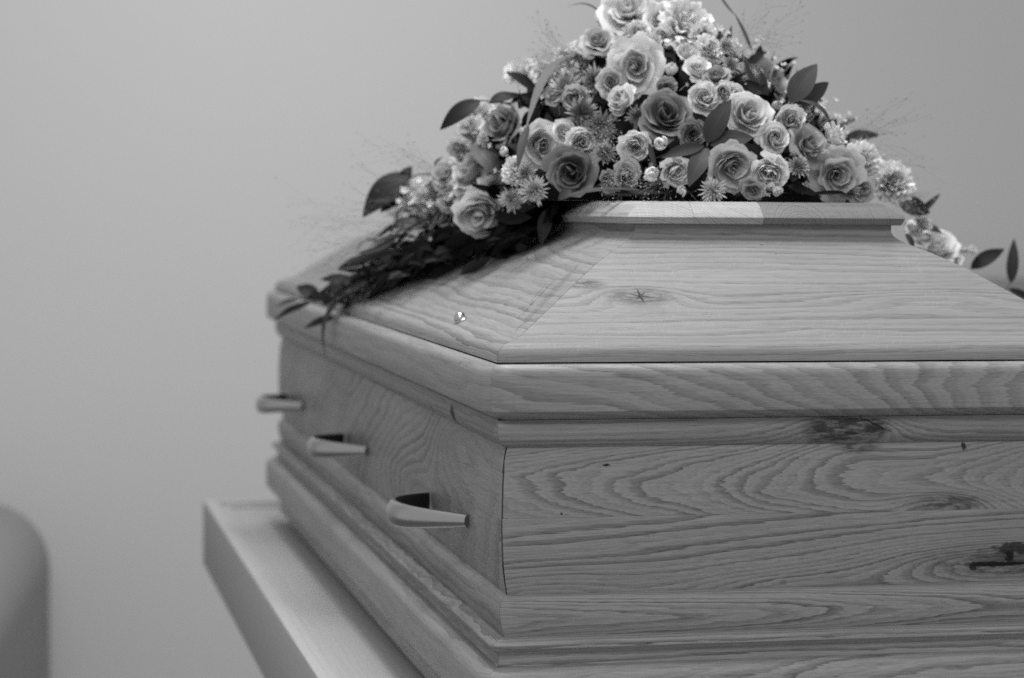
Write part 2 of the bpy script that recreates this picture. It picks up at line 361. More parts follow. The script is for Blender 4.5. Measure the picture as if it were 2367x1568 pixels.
for side in ('front', 'left', 'back', 'right'):
    e = side in ('front', 'back')
    side_strip('lid_panel', side, slope_prof, m_slope if e else m_sl, coffin, r=0.002, thick=0.02, gap=0.0003)
    side_strip('lid_rail', side, lip_prof, m_lip if e else m_lips, coffin, r=0.016, thick=0.03, nseg=4, gap=0.0001)
    side_strip('frieze', side, frieze_prof, m_frieze if e else m_frs, coffin, r=0.004, thick=0.014, gap=0.0002)
    if e:
        side_strip('upper_board', side, upper_prof, m_upper, coffin, r=0.012, thick=0.014, gap=0.0012)
        side_strip('lower_board', side, lower_prof, m_lower, coffin, r=0.012, thick=0.014, gap=0.0012)
    else:
        side_strip('side_board', side, side_prof, m_body, coffin, r=0.012, thick=0.014, gap=0.0016)
    side_strip('base_moulding', side, mould_prof, m_mould if e else m_mos, coffin, r=0.008, thick=0.014, gap=0.0002)
    side_strip('base_ledge', side, ledge_prof, m_ledge if e else m_les, coffin, r=0.006, thick=0.014, gap=0.0002)
    side_strip('plinth', side, plinth_prof, m_plinth if e else m_pls, coffin, r=0.016, thick=0.014, nseg=4, gap=0.0001)
shade_m = plain('gap_shade', 0.02, 0.9)  # near-black colour stands in for shade in the seams and under the coffin
box('dark_core', (0.036, 0.036, -0.385), (W-0.036, L-0.036, -0.004), shade_m, coffin)
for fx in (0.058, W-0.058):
    box('gap_rail', (fx-0.022, 0.05, BZ+0.0003), (fx+0.022, L-0.05, -0.3852), shade_m, coffin, 0.002)  # rails added in place of feet to darken the gap below the plinth
# lid plate made of boards; the near edge shows their end grain
P0 = 0.1765
pl_prof = [(0.0035, 0.1338), (0.0022, 0.1345), (-0.0006, 0.1412), (0.0012, 0.1432), (0.0060, 0.1478), (0.0125, 0.1527), (0.0175, 0.1559), (0.0225, 0.1578)]
plate = empty('lid_plate'); plate.parent = coffin
def plate_board(x0, x1, seed, centre, base):
    bm = bmesh.new(); rings = []
    for (i, z) in pl_prof:
        a = P0+i; rings.append([bm.verts.new(c) for c in ((a, a, z), (W-a, a, z), (W-a, L-a, z), (a, L-a, z))])
    for p, q in zip(rings, rings[1:]):
        for k in range(4): bm.faces.new((p[k], p[(k+1) % 4], q[(k+1) % 4], q[k]))
    bm.faces.new(rings[-1]); bm.faces.new(rings[0][::-1])
    for xx, nn in ((x0, -1), (x1, 1)):
        if P0 < xx < W-P0:
            g = bm.verts[:]+bm.edges[:]+bm.faces[:]
            r_ = bmesh.ops.bisect_plane(bm, geom=g, plane_co=(xx, 0, 0), plane_no=(nn, 0, 0), clear_outer=True)
            ed = [e for e in bm.edges if e.is_boundary]
            bmesh.ops.holes_fill(bm, edges=ed, sides=0)
    bmesh.ops.recalc_face_normals(bm, faces=bm.faces[:])
    ul = bm.loops.layers.uv.new('UVMap')
    for f in bm.faces:
        f.smooth = True; nn = f.normal
        f.material_index = 0 if abs(nn.y) > abs(nn.x) and abs(nn.y) > 0.3 else 1
        for l in f.loops:
            c = l.vert.co
            l[ul].uv = (c.x, c.z) if f.material_index == 0 else (c.y, (c.z if abs(nn.x) > 0.4 else c.x))
    me = bpy.data.meshes.new('board'); bm.to_mesh(me); bm.free()
    me.materials.append(wood('oak_end_grain', base=base, freq=340, seed=seed, warp=1.6, warpu=20, warpv=20, contrast=0.26, tone=0.18, endgrain=centre))
    me.materials.append(wood('oak_plate', base=0.36, freq=120, seed=seed+0.7, contrast=0.16, tone=0.08))
    me.set_sharp_from_angle(angle=math.radians(30))
    o = bpy.data.objects.new('board', me); C.objects.link(o); o.parent = plate
plate_board(P0, 0.2493, 3.0, (0.191, 0.02), 0.34)
plate_board(0.2496, 0.3262, 6.0, (0.367, 0.26), 0.345)
plate_board(0.3265, W-P0, 9.0, (0.367, 0.128), 0.17)
# handles: a flat-oval metal bow from wood to wood, wide in the middle
steel = plain('brushed_metal', 0.44, 0.27, 1.0, 0.04, 90.0, 0.5, 0.02)
hollow_m = plain('dark_hollow', 0.010, 0.45)
def handle(yc):
    h = empty('handle', (0.0085, yc, -0.178)); h.parent = coffin
    N, M = 48, 24; verts = []; faces = []
    ha, dep = 0.1165, 0.056
    def pos(q):
        r_ = 2*q-1
        return Vector((-dep*(1-abs(r_)**2.3)-0.0015, ha*r_*(1.0-0.06*(1-r_*r_)), 0))
    for k in range(N+1):
        t = k/N; a = PI*t
        cx, cy, _ = pos(t)
        hh = 0.0070+0.0056*math.sin(PI*t)**0.9+0.0030*t        # half height
        th = 0.0070+0.0024*math.sin(PI*t)                        # half thickness
        cz = 0.0028-0.0085*t-0.002*math.sin(PI*t)
        # tangent
        e = 1e-3; t2 = min(max(t, e), 1-e)
        tg = (pos(t2+e*0.9)-pos(t2-e*0.9)).normalized(); nrm = Vector((tg.y, -tg.x, 0))
        if nrm.dot(Vector((-1, 0, 0)))+0.3*nrm.dot(Vector((0, -1 if t < 0.5 else 1, 0))) < 0: nrm = -nrm
        for j in range(M):
            q = 2*PI*j/M; c_, s_ = math.cos(q), math.sin(q)
            # crowned outside, hollow inside
            off = th*c_ if c_ > 0 else -th*0.15*abs(c_)
            v = Vector((cx, cy, cz))+nrm*off+Vector((0, 0, hh*s_))
            verts.append(v)
    for k in range(N):
        for j in range(M):
            j2 = (j+1) % M; faces.append((k*M+j, k*M+j2, (k+1)*M+j2, (k+1)*M+j))
    faces.append(tuple(range(M-1, -1, -1))); faces.append(tuple(N*M+j for j in range(M)))
    fm = [1 if math.cos(2*PI*((i % M)+0.5)/M) < -0.1 else 0 for i in range(N*M)]+[0, 0]
    mesh('grip', verts, faces, None, [steel, hollow_m], h, True, 70, fm)
for yc in (0.284, 0.985, 1.690): handle(yc)
# bright domed lid screw
def lathe(name, prof, mat, parent, n=28):
    verts = []; faces = []
    for r, z in prof:
        for j in range(n): verts.append((r*math.cos(2*PI*j/n), r*math.sin(2*PI*j/n), z))
    for k in range(len(prof)-1):
        for j in range(n): faces.append((k*n+j, k*n+(j+1) % n, (k+1)*n+(j+1) % n, (k+1)*n+j))
    faces.append(tuple(range(n-1, -1, -1))); faces.append(tuple((len(prof)-1)*n+j for j in range(n)))
    return mesh(name, verts, faces, None, [mat], parent, True, 40)
chrome = plain('polished_metal', 0.55, 0.16, 1.0, 0.05, 200.0, 0.5, 0.0)
ls = empty('lid_screw', (0.0305, 0.333, 0.0232)); ls.parent = coffin
ls.rotation_euler = (0, -math.radians(24), 0)
lathe('collar', [(0.0072, 0.0), (0.0076, 0.0006), (0.0076, 0.0030), (0.0070, 0.0036)], chrome, ls)
lathe('cap', [(0.0068, 0.0034)]+[(0.0068*math.cos(k*PI/18), 0.0044+0.0074*math.sin(k*PI/18)) for k in range(0, 9)]+[(0.0003, 0.0118)], chrome, ls)

# ------------------------------------------------------------------ flowers
def petal(rb, rm, h, ha, curl, sp, wave, close, point, seed, ns=8, ntt=6, droop=0.0):
    rng = random.Random(seed); ph = [rng.uniform(0, 6.28) for _ in range(4)]
    verts = []; faces = []; uvs = []
    for a in range(ntt+1):
        t = a/ntt
        wid = (0.42+0.58*math.sin(PI*min(1, 0.1+t*0.62)))*(1.0 if t < 0.8 else 1-0.22*((t-0.8)/0.2)**2)
        for b in range(ns+1):
            s = -1+2*b/ns
            ang = s*ha*wid
            r = rb+(rm-rb)*math.sin(t*PI/2)**0.85
            r *= 1-close*t**3
            top = h*(1-0.11*s*s*(0.4+t)+point*0.14*max(0, 1-abs(s)*2.2)*t)
            z = top*t
            q = max(0.0, (t-0.62)/0.38)
            r += curl*q*q*(1.0+0.25*s*s); z -= droop*q*q+curl*0.55*q**3
            r += sp*s*rm*(0.4+0.6*t)
            wv = wave*t*(math.sin(s*5+ph[0])+0.6*math.sin(s*9+ph[1]+t*2))
            r += wv; z += wave*0.6*t*math.sin(s*7+ph[2])
            verts.append((r*math.cos(ang), r*math.sin(ang), z))
    for a in range(ntt):
        for b in range(ns):
            i = a*(ns+1)+b
            faces.append((i, i+1, i+ns+2, i+ns+1))
            uvs.append([(b/ns, a/ntt), ((b+1)/ns, a/ntt), ((b+1)/ns, (a+1)/ntt), (b/ns, (a+1)/ntt)])
    me = bpy.data.meshes.new('petal'); me.from_pydata(verts, [], faces)
    ul = me.uv_layers.new(name='UVMap'); li = 0
    for f in uvs:
        for c in f: ul.data[li].uv = c; li += 1
    me.polygons.foreach_set('use_smooth', [True]*len(faces)); me.materials.append(None); return me
# layers: (count, rb, rm, h, half angle, curl, spiral, wave, close, point, droop), all for a bloom of radius 1
KINDS = {
 'rose': [(3, .02, .10, .90, 1.9, 0, .20, .0, .30, 0, 0), (3, .05, .20, .95, 1.6, .0, .20, .006, .12, 0, 0), (3, .07, .33, .97, 1.45, .02, .18, .010, .03, 0, 0), (4, .09, .48, .95, 1.2, .04, .15, .014, 0, .1, 0),
          (5, .12, .64, .88, 1.05, .08, .10, .020, 0, .4, .02), (5, .16, .80, .72, .95, .15, .06, .028, 0, .9, .08)],
 'open_rose': [(3, .02, .12, .80, 1.9, 0, .20, .0, .25, 0, 0), (3, .05, .25, .84, 1.6, .02, .18, .01, .05, 0, 0), (4, .08, .42, .84, 1.2, .04, .15, .02, 0, .2, 0),
          (5, .10, .62, .76, 1.0, .09, .10, .03, 0, .5, .03), (6, .13, .84, .54, .90, .15, .05, .045, 0, .9, .08)],
 'spray_rose': [(3, .04, .13, .98, 1.8, 0, .18, .005, .25, 0, 0), (4, .06, .26, 1.06, 1.3, .01, .16, .016, .08, 0, 0), (5, .09, .40, 1.10, 1.05, .02, .14, .022, .05, 0, 0), (5, .13, .55, 1.08, .98, .03, .11, .028, .03, 0, 0),
          (5, .18, .70, .98, .95, .05, .08, .032, 0, .1, .02), (6, .22, .84, .78, .85, .10, .05, .038, 0, .3, .06)],
 'ruffled': [(5, .04, .16, .90, 1.1, .02, .12, .06, 0, 0, 0), (6, .06, .32, .94, .9, .04, .1, .07, 0, 0, 0), (7, .08, .48, .92, .75, .06, .08, .08, 0, 0, 0),
          (8, .09, .64, .82, .65, .08, .06, .09, 0, 0, .02), (9, .10, .78, .66, .58, .10, .06, .09, 0, 0, .03), (9, .12, .90, .42, .55, .12, .03, .08, 0, 0, .05)],
 'cup_rose': [(3, .03, .14, 1.05, 1.9, 0, .2, .0, .35, 0, 0), (3, .06, .28, 1.12, 1.6, .01, .18, .01, .2, 0, 0), (4, .10, .44, 1.12, 1.25, .02, .14, .015, .10, 0, 0), (5, .16, .62, 1.02, 1.05, .06, .1, .02, .03, .2, 0), (5, .2, .80, .78, .95, .14, .06, .03, 0, .7, .08)],
 'bud': [(3, .06, .30, 1.5, 1.5, 0, .12, .0, .75, 0, 0), (4, .2, .62, 1.55, 1.1, 0, .10, .01, .62, 0, 0), (4, .3, .86, 1.35, .95, .0, .06, .012, .45, .4, 0)],
 'side_rose': [(3, .03, .14, 1.25, 1.8, 0, .16, .0, .3, 0, 0), (4, .06, .30, 1.28, 1.2, .03, .15, .01, .05, 0, 0), (4, .09, .46, 1.22, 1.0, .12, .12, .02, 0, .5, .05),
          (5, .11, .60, 1.08, .85, .26, .08, .025, 0, 1, .16), (5, .13, .66, .82, .8, .34, .05, .03, 0, 1, .25)],
}
PETALS = {}
def petal_set(kind, var):
    key = (kind, var)
    if key not in PETALS:
        out = []; rng = random.Random(hash(kind) % 1 + var*17+len(kind)*101); a0 = 0.0
        for li, (n, rb, rm, h, ha, curl, sp, wave, close, point, droop) in enumerate(KINDS[kind]):
            a0 += 0.9
            for k in range(n):
                me = petal(rb, rm*rng.uniform(.95, 1.05), h*rng.uniform(.94, 1.05), ha*rng.uniform(.92, 1.08), curl*rng.uniform(.6, 1.4), sp, wave*rng.uniform(.7, 1.4), close, point, rng.random()*1e6, 8 if li > 1 else 9, 6, droop*rng.uniform(.5, 1.5))
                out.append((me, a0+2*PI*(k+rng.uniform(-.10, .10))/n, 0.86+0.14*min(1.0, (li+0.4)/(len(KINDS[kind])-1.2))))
        PETALS[key] = out
    return PETALS[key]
PM = {k: petal_mat('petal_'+n, v, 0.28, 0.10, e) for k, n, v, e in (('w', 'white', .82, 0), ('l', 'pale', .70, .06), ('m', 'middle_grey', .50, .12), ('g', 'grey', .33, .20), ('d', 'dark', .20, .35))}
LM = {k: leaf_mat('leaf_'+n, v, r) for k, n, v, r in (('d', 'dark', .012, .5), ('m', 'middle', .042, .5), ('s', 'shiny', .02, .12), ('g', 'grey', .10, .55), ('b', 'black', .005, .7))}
stem_m = plain('stem_green', 0.06, 0.6)
def frame(d, roll):
    d = Vector(d).normalized(); return d.to_track_quat('Z', 'Y') @ Matrix.Rotation(roll, 3, 'Z').to_quaternion()
def bloom(name, kind, var, loc, d, R, shade, label, cat, group, roll=0.0, flat=1.0):
    o = empty(name, loc, label, cat, group); o.rotation_mode = 'QUATERNION'; o.rotation_quaternion = frame(d, roll); o.scale = (R, R, R*flat)
    jr = random.Random(roll*1000+R*1e5); o.scale = (R*jr.uniform(.92, 1.08), R*jr.uniform(.92, 1.08), R*flat*jr.uniform(.9, 1.15))
    for me, a, tone in petal_set(kind, var):
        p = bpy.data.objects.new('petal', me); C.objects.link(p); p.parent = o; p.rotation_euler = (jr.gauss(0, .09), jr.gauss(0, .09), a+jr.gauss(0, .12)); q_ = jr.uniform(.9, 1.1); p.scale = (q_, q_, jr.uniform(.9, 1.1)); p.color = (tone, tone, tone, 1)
        p.material_slots[0].link = 'OBJECT'; p.material_slots[0].material = PM[shade]
    key = 'calyx'
    if key not in PETALS:
        n = 10; pr = [(.05, -.45), (.10, -.30), (.24, -.08), (.30, .02), (.26, .14), (.12, .2)]
        c = lathe('calyx', pr, stem_m, None, n); PETALS[key] = c.data; bpy.data.objects.remove(c)
    c = bpy.data.objects.new('calyx', PETALS[key]); C.objects.link(c); c.parent = o
    return o
def spiky(name, loc, d, R, shade, label, cat, group, seed):
    """a star-shaped head: pointed bracts in two rings under a dome of tiny stalked florets"""
    rng = random.Random(seed)
    o = empty(name, loc, label, cat, group); o.rotation_mode = 'QUATERNION'; o.rotation_quaternion = frame(d, seed); o.scale = (R, R, R)
    key = ('spiky', seed % 3)
    if key not in PETALS:
        v = []; f = []; uv = []
        for ring, n, ln, el in ((0, 21, 1.0, .12), (1, 19, .90, .40), (2, 15, .74, .72)):
            for k in range(n):
                a = 2*PI*(k+.5*ring)/n+rng.uniform(-.08, .08); l = ln*rng.uniform(.70, 1.10); e = el+rng.uniform(-.16, .18); w = .058*rng.uniform(.7, 1.3)
                dx, dy = math.cos(a), math.sin(a); px, py = -dy, dx; i = len(v)
                for t, ww in ((.12, .4), (.55, 1.0), (.8, .8), (1.0, .05)):
                    r = l*t*math.cos(e*t); z = l*t*math.sin(e)+.05
                    for s in (-1, 1): v.append((dx*r+px*w*ww*s, dy*r+py*w*ww*s, z+.02*ring))
                for q in range(3):
                    f.append((i+2*q, i+2*q+1, i+2*q+3, i+2*q+2)); uv.append([(0, q/3), (1, q/3), (1, q/3+.33), (0, q/3+.33)])
        v2 = []; f2 = []; uv2 = []
        for k in range(150):
            ct = rng.uniform(.05, 1); a = rng.uniform(0, 6.28); st = math.sqrt(1-ct*ct); rr = .58*rng.uniform(.7, 1.2)
            c = Vector((st*math.cos(a)*rr, st*math.sin(a)*rr, .12+ct*rr)); n_ = c.normalized(); s1 = n_.orthogonal().normalized(); s2 = n_.cross(s1); b = .042*rng.uniform(.7, 1.3)
            i = len(v2); v2 += [Vector((0, 0, .1)), c+s1*b-n_*b, c+(-.5*s1+.86*s2)*b-n_*b, c+(-.5*s1-.86*s2)*b-n_*b, c+n_*b*2.4]
            for tri in ((1, 2, 4), (2, 3, 4), (3, 1, 4), (0, 2, 1), (0, 3, 2), (0, 1, 3)):
                f2.append(tuple(i+q for q in tri)); uv2.append([(.5, .5), (.6, .5), (.5, .6)])
        a_ = mesh('bracts', v, f, uv, [None], None, True, 0); b_ = mesh('florets', v2, f2, uv2, [None], None, False)
        PETALS[key] = (a_.data, b_.data); bpy.data.objects.remove(a_); bpy.data.objects.remove(b_)
    for nm, me in zip(('bracts', 'florets'), PETALS[key]):
        p = bpy.data.objects.new(nm, me); C.objects.link(p); p.parent = o; p['kind'] = 'stuff'
        p.material_slots[0].link = 'OBJECT'; p.material_slots[0].material = PM[shade if nm == 'bracts' else {'w': 'l', 'l': 'm', 'm': 'g', 'g': 'd', 'd': 'd'}[shade]]
    return o
def leaf_geo(base, tip, width, nrm, bend, fold=0.25, nl=8, shape=1.0, twist=0.0):
    """a leaf blade from base to tip, arched by bend along nrm, folded at its midrib"""
    base, tip, nrm = Vector(base), Vector(tip), Vector(nrm)
    ax = tip-base; ln = ax.length; d = ax/ln
    side0 = d.cross(nrm).normalized(); up0 = side0.cross(d).normalized(); v = []; f = []; uv = []
    for a in range(nl+1):
        t = a/nl; w = width*0.5*max(0.02, (math.sin(PI*min(1, t**(.8*shape)))**.85))
        c = base+ax*t+up0*(bend*ln*math.sin(PI*t))
        tw = twist*t; side = side0*math.cos(tw)+up0*math.sin(tw); up = up0*math.cos(tw)-side0*math.sin(tw)
        for s in (-1, -.5, 0, .5, 1):
            v.append(c+side*(w*s)+up*(abs(s)*w*fold)-up*(0.0))
        if a < nl:
            for b in range(4):
                i = a*5+b; f.append((i, i+1, i+6, i+5)); uv.append([(-1+b*.5, t), (-.5+b*.5, t), (-.5+b*.5, t+1/nl), (-1+b*.5, t+1/nl)])
    return v, f, uv
def tube_geo(pts, r0, r1, n=5):
    v = []; f = []
    for k, p in enumerate(pts):
        p = Vector(p); q = Vector(pts[min(k+1, len(pts)-1)])-Vector(pts[max(k-1, 0)]); q.normalize()
        s1 = q.orthogonal().normalized(); s2 = q.cross(s1); r = r0+(r1-r0)*k/(len(pts)-1)
        for j in range(n): v.append(p+s1*(r*math.cos(2*PI*j/n))+s2*(r*math.sin(2*PI*j/n)))
    for k in range(len(pts)-1):
        for j in range(n): f.append((k*n+j, k*n+(j+1) % n, (k+1)*n+(j+1) % n, (k+1)*n+j))
    return v, f
def sprig(name, label, leaves, stem, group, cat='leaf sprig'):
    """leaves: (base, tip, width, nrm, bend, mat, fold, twist); one leaf object each, plus the stem they share"""
    org = Vector(leaves[0][0]); o = empty(name, org, label, cat, group)
    for (b, t, w, n, bend, mk, fold, tw) in leaves:
        v, f, uv = leaf_geo(Vector(b)-org, Vector(t)-org, w, n, bend, fold, 9, 1.0, tw)
        mesh('leaf', v, f, uv, [LM[mk]], o, True, 0)
    if stem:
        v, f = tube_geo([Vector(p)-org for p in stem], 0.0013, 0.0009); mesh('stem', v, f, None, [stem_m], o)
    return o
thread_m = plain('grass_thread', 0.22, 0.7, 0, .1, 30, .2, 0); seed_m = plain('grass_seed', 0.34, 0.6, 0, .2, 300, .2, 0)
dthread_m = plain('grass_thread_dark', 0.17, 0.7, 0, .1, 30, .2, 0)
def plume(loc, d, length, spread, n, label, group, seed, light=True, rad=0.00015, bead=0.0007, grav=0.15):
    rng = random.Random(seed); o = empty('grass_plume', loc, label, 'grass plume', group); d = Vector(d).normalized()
    s1 = d.orthogonal().normalized(); s2 = d.cross(s1); v = []; f = []; v2 = []; f2 = []
    def thread(p, dv, ln, r, depth):
        pts = [p]; q = p.copy(); dd = dv.copy(); k_ = 6
        for k in range(k_):
            dd = (dd+Vector((rng.uniform(-.09, .09), rng.uniform(-.09, .09), rng.uniform(-.09, .09)-grav*.12))).normalized(); q = q+dd*(ln/k_); pts.append(q.copy())
        tv, tf = tube_geo(pts, r, r*.6, 3); i = len(v); v.extend(tv); f.extend(tuple(a+i for a in t) for t in tf)
        if depth:
            for k in range(rng.randint(3, 5)):
                j = rng.randint(2, k_-1); a = rng.uniform(0, 6.28); sd = (dd+(s1*math.cos(a)+s2*math.sin(a))*.8).normalized(); thread(pts[j], sd, ln*rng.uniform(.18, .34), r*.8, depth-1)
        e = pts[-1]; b = bead*rng.uniform(.7, 1.3); ax = dd*(b*1.9); o1 = dd.orthogonal().normalized()*b; o2 = dd.cross(o1).normalized()*b; i = len(v2)
        v2.extend([e-ax, e+o1, e+o2, e-o1, e-o2, e+ax])
        for tri in ((0, 2, 1), (0, 3, 2), (0, 4, 3), (0, 1, 4), (5, 1, 2), (5, 2, 3), (5, 3, 4), (5, 4, 1)): f2.append(tuple(i+t for t in tri))
    for k in range(n):
        a = rng.uniform(0, 6.28); sp = spread*math.sqrt(rng.random())
        thread(Vector((0, 0, 0))+(s1*rng.uniform(-.004, .004)+s2*rng.uniform(-.004, .004)), (d+(s1*math.cos(a)+s2*math.sin(a))*sp).normalized(), length*rng.uniform(.55, 1.05), rad, 1)
    tag(mesh('threads', v, f, None, [thread_m if light else dthread_m], o, False), kind='stuff')
    tag(mesh('seeds', v2, f2, None, [seed_m if light else dthread_m], o, False), kind='stuff')
    return o
def blossoms(name, label, pts, seed, mat, r0, r1):
    rng = random.Random(seed); v = []; f = []; uv = []
    for p, n in pts:
        r = rng.uniform(r0, r1); n = n.normalized(); s1 = n.orthogonal().normalized(); s2 = n.cross(s1); c0 = p
        for k in range(5):
            a = 2*PI*k/5+rng.uniform(-.15, .15); d = s1*math.cos(a)+s2*math.sin(a); e = d.cross(n); i = len(v); lift = n*(r*rng.uniform(.2, .6))
            v += [c0, c0+d*(r*.55)+e*(r*.34)+lift*.5, c0+d*r+lift, c0+d*(r*.55)-e*(r*.34)+lift*.5]; f.append((i, i+1, i+2, i+3)); uv.append([(.5, .2), (.2, .5), (.5, .9), (.8, .5)])
        tv, tf = tube_geo([p-n*(r*6), p-n*(r*3)+s1*(r*.3), p], .0004, .0003, 3); i = len(v); v += tv
        for t in tf: f.append(tuple(q+i for q in t)); uv.append([(.5, .5)]*4)
    return tag(mesh(name, v, f, uv, [mat], None, True, 0), label, kind='stuff')
bloom('rose','rose',1,(0.2627,0.3383,0.2482),(-0.2062,-0.8800,0.4279),0.0319,'d','large dark rose with a tight spiral heart facing straight out of the dome','rose','large roses in the flower arrangement',2.40,1.00)
bloom('rose','open_rose',0,(0.2503,0.4184,0.3115),(-0.3893,-0.9203,0.0389),0.0382,'l','big pale wide-open rose high on the dome above the large dark rose','rose','large roses in the flower arrangement',4.80,1.00)
bloom('rose','rose',1,(0.3453,0.3080,0.2495),(-0.0455,-0.9218,0.3849),0.0296,'l','pale rose with a pointed spiral heart beside the three broad leaves','rose','large roses in the flower arrangement',0.92,1.00)
bloom('rose','rose',0,(0.1352,0.4210,0.2231),(0.0399,-0.9945,-0.0967),0.0293,'l','tall pale rose with a dark heart at the front left of the dome','rose','large roses in the flower arrangement',3.32,1.00)
bloom('rose','rose',1,(0.1667,0.3701,0.1908),(-0.4578,-0.8885,-0.0315),0.0310,'d','dark rose low at the front with a small white petal lying on it','rose','large roses in the flower arrangement',5.72,1.00)
bloom('rose','rose',0,(0.3138,0.2684,0.2008),(0.1279,-0.9492,-0.2874),0.0281,'m','grey rose near the plate edge with its heart turned down to the right','rose','large roses in the flower arrangement',1.83,1.00)
bloom('rose','open_rose',1,(0.4526,0.3060,0.1919),(-0.1745,-0.9617,-0.2114),0.0310,'m','drooping grey rose with dark petal rims at the lower right','rose','large roses in the flower arrangement',4.23,1.00)
bloom('rose','open_rose',0,(0.4122,0.3017,0.2168),(0.3133,-0.8466,0.4302),0.0255,'g','dark grey rose with broad plain petals between pale blooms on the right','rose','large roses in the flower arrangement',0.35,1.00)
bloom('rose','rose',1,(0.1309,0.5474,0.2436),(-0.8276,-0.4857,0.2815),0.0307,'g','dark rose seen from the side at the left of the dome under two leaves','rose','large roses in the flower arrangement',2.75,1.00)
bloom('rose','rose',0,(0.4269,0.4886,0.2980),(0.5916,-0.6877,0.4209),0.0250,'g','dark striped rose turned up and away behind the big right-hand leaves','rose','large roses in the flower arrangement',5.15,1.00)
bloom('rose','rose',1,(0.3926,0.4662,0.2979),(-0.4360,-0.5287,0.7282),0.0236,'m','grey half-open rose standing upright beside a shiny dark leaf','rose','large roses in the flower arrangement',1.27,1.00)
bloom('rose','open_rose',0,(0.1002,0.6043,0.1865),(-0.8056,-0.3327,0.4902),0.0324,'m','grey rose with loose pointed petals on the left shoulder of the arrangement','rose','large roses in the flower arrangement',3.67,1.00)
bloom('rose','open_rose',1,(0.1138,0.5704,0.1700),(0.1633,-0.9840,0.0710),0.0263,'m','grey rose lying on its side above the left slope of the lid','rose','large roses in the flower arrangement',6.07,1.00)
bloom('rose','rose',0,(0.0975,0.5744,0.1528),(-0.2560,-0.8136,-0.5221),0.0355,'l','pale rose hanging head down over the left slope of the lid','rose','large roses in the flower arrangement',2.19,1.00)
bloom('rose','open_rose',1,(0.2224,0.4905,0.3399),(-0.2696,-0.8008,0.5348),0.0235,'m','small grey rose at the upper left under a dark leaf','rose','large roses in the flower arrangement',4.58,1.00)
bloom('rose','open_rose',0,(0.7052,0.6282,0.0959),(-0.0482,-0.7310,0.6807),0.0281,'l','pale thin-petalled rose lying behind the right hip of the lid','rose','large roses in the flower arrangement',0.70,1.00)
bloom('rose','open_rose',1,(0.6684,0.6048,0.1133),(0.2025,-0.6610,0.7226),0.0181,'l','small pale rose tucked below the plate corner at the far right','rose','large roses in the flower arrangement',3.10,1.00)
bloom('rose','open_rose',0,(0.2729,0.5407,0.3818),(-0.3782,-0.8013,0.4635),0.0354,'l','pale rose at the very top of the dome, cut by the frame','rose','large roses in the flower arrangement',5.50,1.00)
bloom('rose','rose',1,(0.2976,0.4798,0.3667),(-0.4811,-0.7482,0.4569),0.0258,'l','light rose on top between the cut-off rose and the ruffled bloom','rose','large roses in the flower arrangement',1.62,1.00)
bloom('ruffled_bloom','ruffled',0,(0.3155,0.4552,0.3582),(0.1328,-0.8029,0.5811),0.0322,'w','big white ruffled bloom at the top right of the dome','flower','ruffled white blooms in the flower arrangement',4.02,1.00)
bloom('ruffled_bloom','ruffled',1,(0.4994,0.3599,0.2049),(0.0197,-0.9878,0.1545),0.0240,'w','white ruffled bloom on the right flank above the outermost one','flower','ruffled white blooms in the flower arrangement',0.14,1.00)
bloom('ruffled_bloom','ruffled',0,(0.5549,0.4003,0.1809),(-0.0376,-0.9984,0.0415),0.0256,'w','outermost white ruffled bloom over the right end of the plate','flower','ruffled white blooms in the flower arrangement',2.54,1.00)
bloom('ruffled_bloom','ruffled',1,(0.0831,0.9617,0.1550),(-0.4757,-0.7519,0.4565),0.0311,'w','blurred white ruffled bloom at the far left next to a big dark leaf','flower','ruffled white blooms in the flower arrangement',4.94,1.00)
bloom('ruffled_bloom','ruffled',0,(0.1413,0.7907,0.2639),(-0.4398,-0.8288,0.3459),0.0259,'w','blurred white bloom at the left under the long pointed leaf','flower','ruffled white blooms in the flower arrangement',1.06,1.00)
bloom('ruffled_bloom','ruffled',1,(0.1998,0.8047,0.3227),(-0.5330,-0.4195,0.7348),0.0224,'w','blurred white bloom on the upper left outline above a dark leaf','flower','ruffled white blooms in the flower arrangement',3.45,1.00)
bloom('ruffled_bloom','ruffled',0,(0.2214,0.7578,0.3149),(-0.5904,-0.6678,0.4532),0.0233,'l','blurred light bloom on the upper left next to the grass haze','flower','ruffled white blooms in the flower arrangement',5.85,1.00)
bloom('ruffled_bloom','ruffled',1,(0.1206,0.7258,0.2452),(-0.7671,-0.5630,0.3075),0.0205,'l','blurred light bloom at the left edge below the white one','flower','ruffled white blooms in the flower arrangement',1.97,1.00)
bloom('ruffled_bloom','ruffled',0,(0.4546,0.3404,0.2290),(0.7830,-0.4975,0.3733),0.0195,'w','narrow white bloom on the right outline under a thin curved leaf','flower','ruffled white blooms in the flower arrangement',4.37,1.00)
bloom('ruffled_bloom','ruffled',1,(0.5482,0.6640,0.2734),(0.8819,-0.3858,0.2709),0.0207,'w','white bloom behind the thin curved leaf at the upper right','flower','ruffled white blooms in the flower arrangement',0.49,1.00)
bloom('ruffled_bloom','ruffled',0,(0.3271,0.3944,0.3312),(0.3511,-0.8796,0.3210),0.0175,'w','small white bloom below the big ruffled one at the top right','flower','ruffled white blooms in the flower arrangement',2.89,1.00)
bloom('ruffled_bloom','ruffled',1,(0.1129,0.4241,0.1888),(-0.3627,-0.7797,0.5104),0.0185,'w','white bloom under the strap leaf at the front left','flower','ruffled white blooms in the flower arrangement',5.29,1.00)
bloom('ruffled_bloom','ruffled',0,(0.0911,0.6081,0.1527),(-0.3052,-0.9260,-0.2221),0.0174,'l','small light bloom squeezed left of the hanging pale rose','flower','ruffled white blooms in the flower arrangement',1.41,1.00)
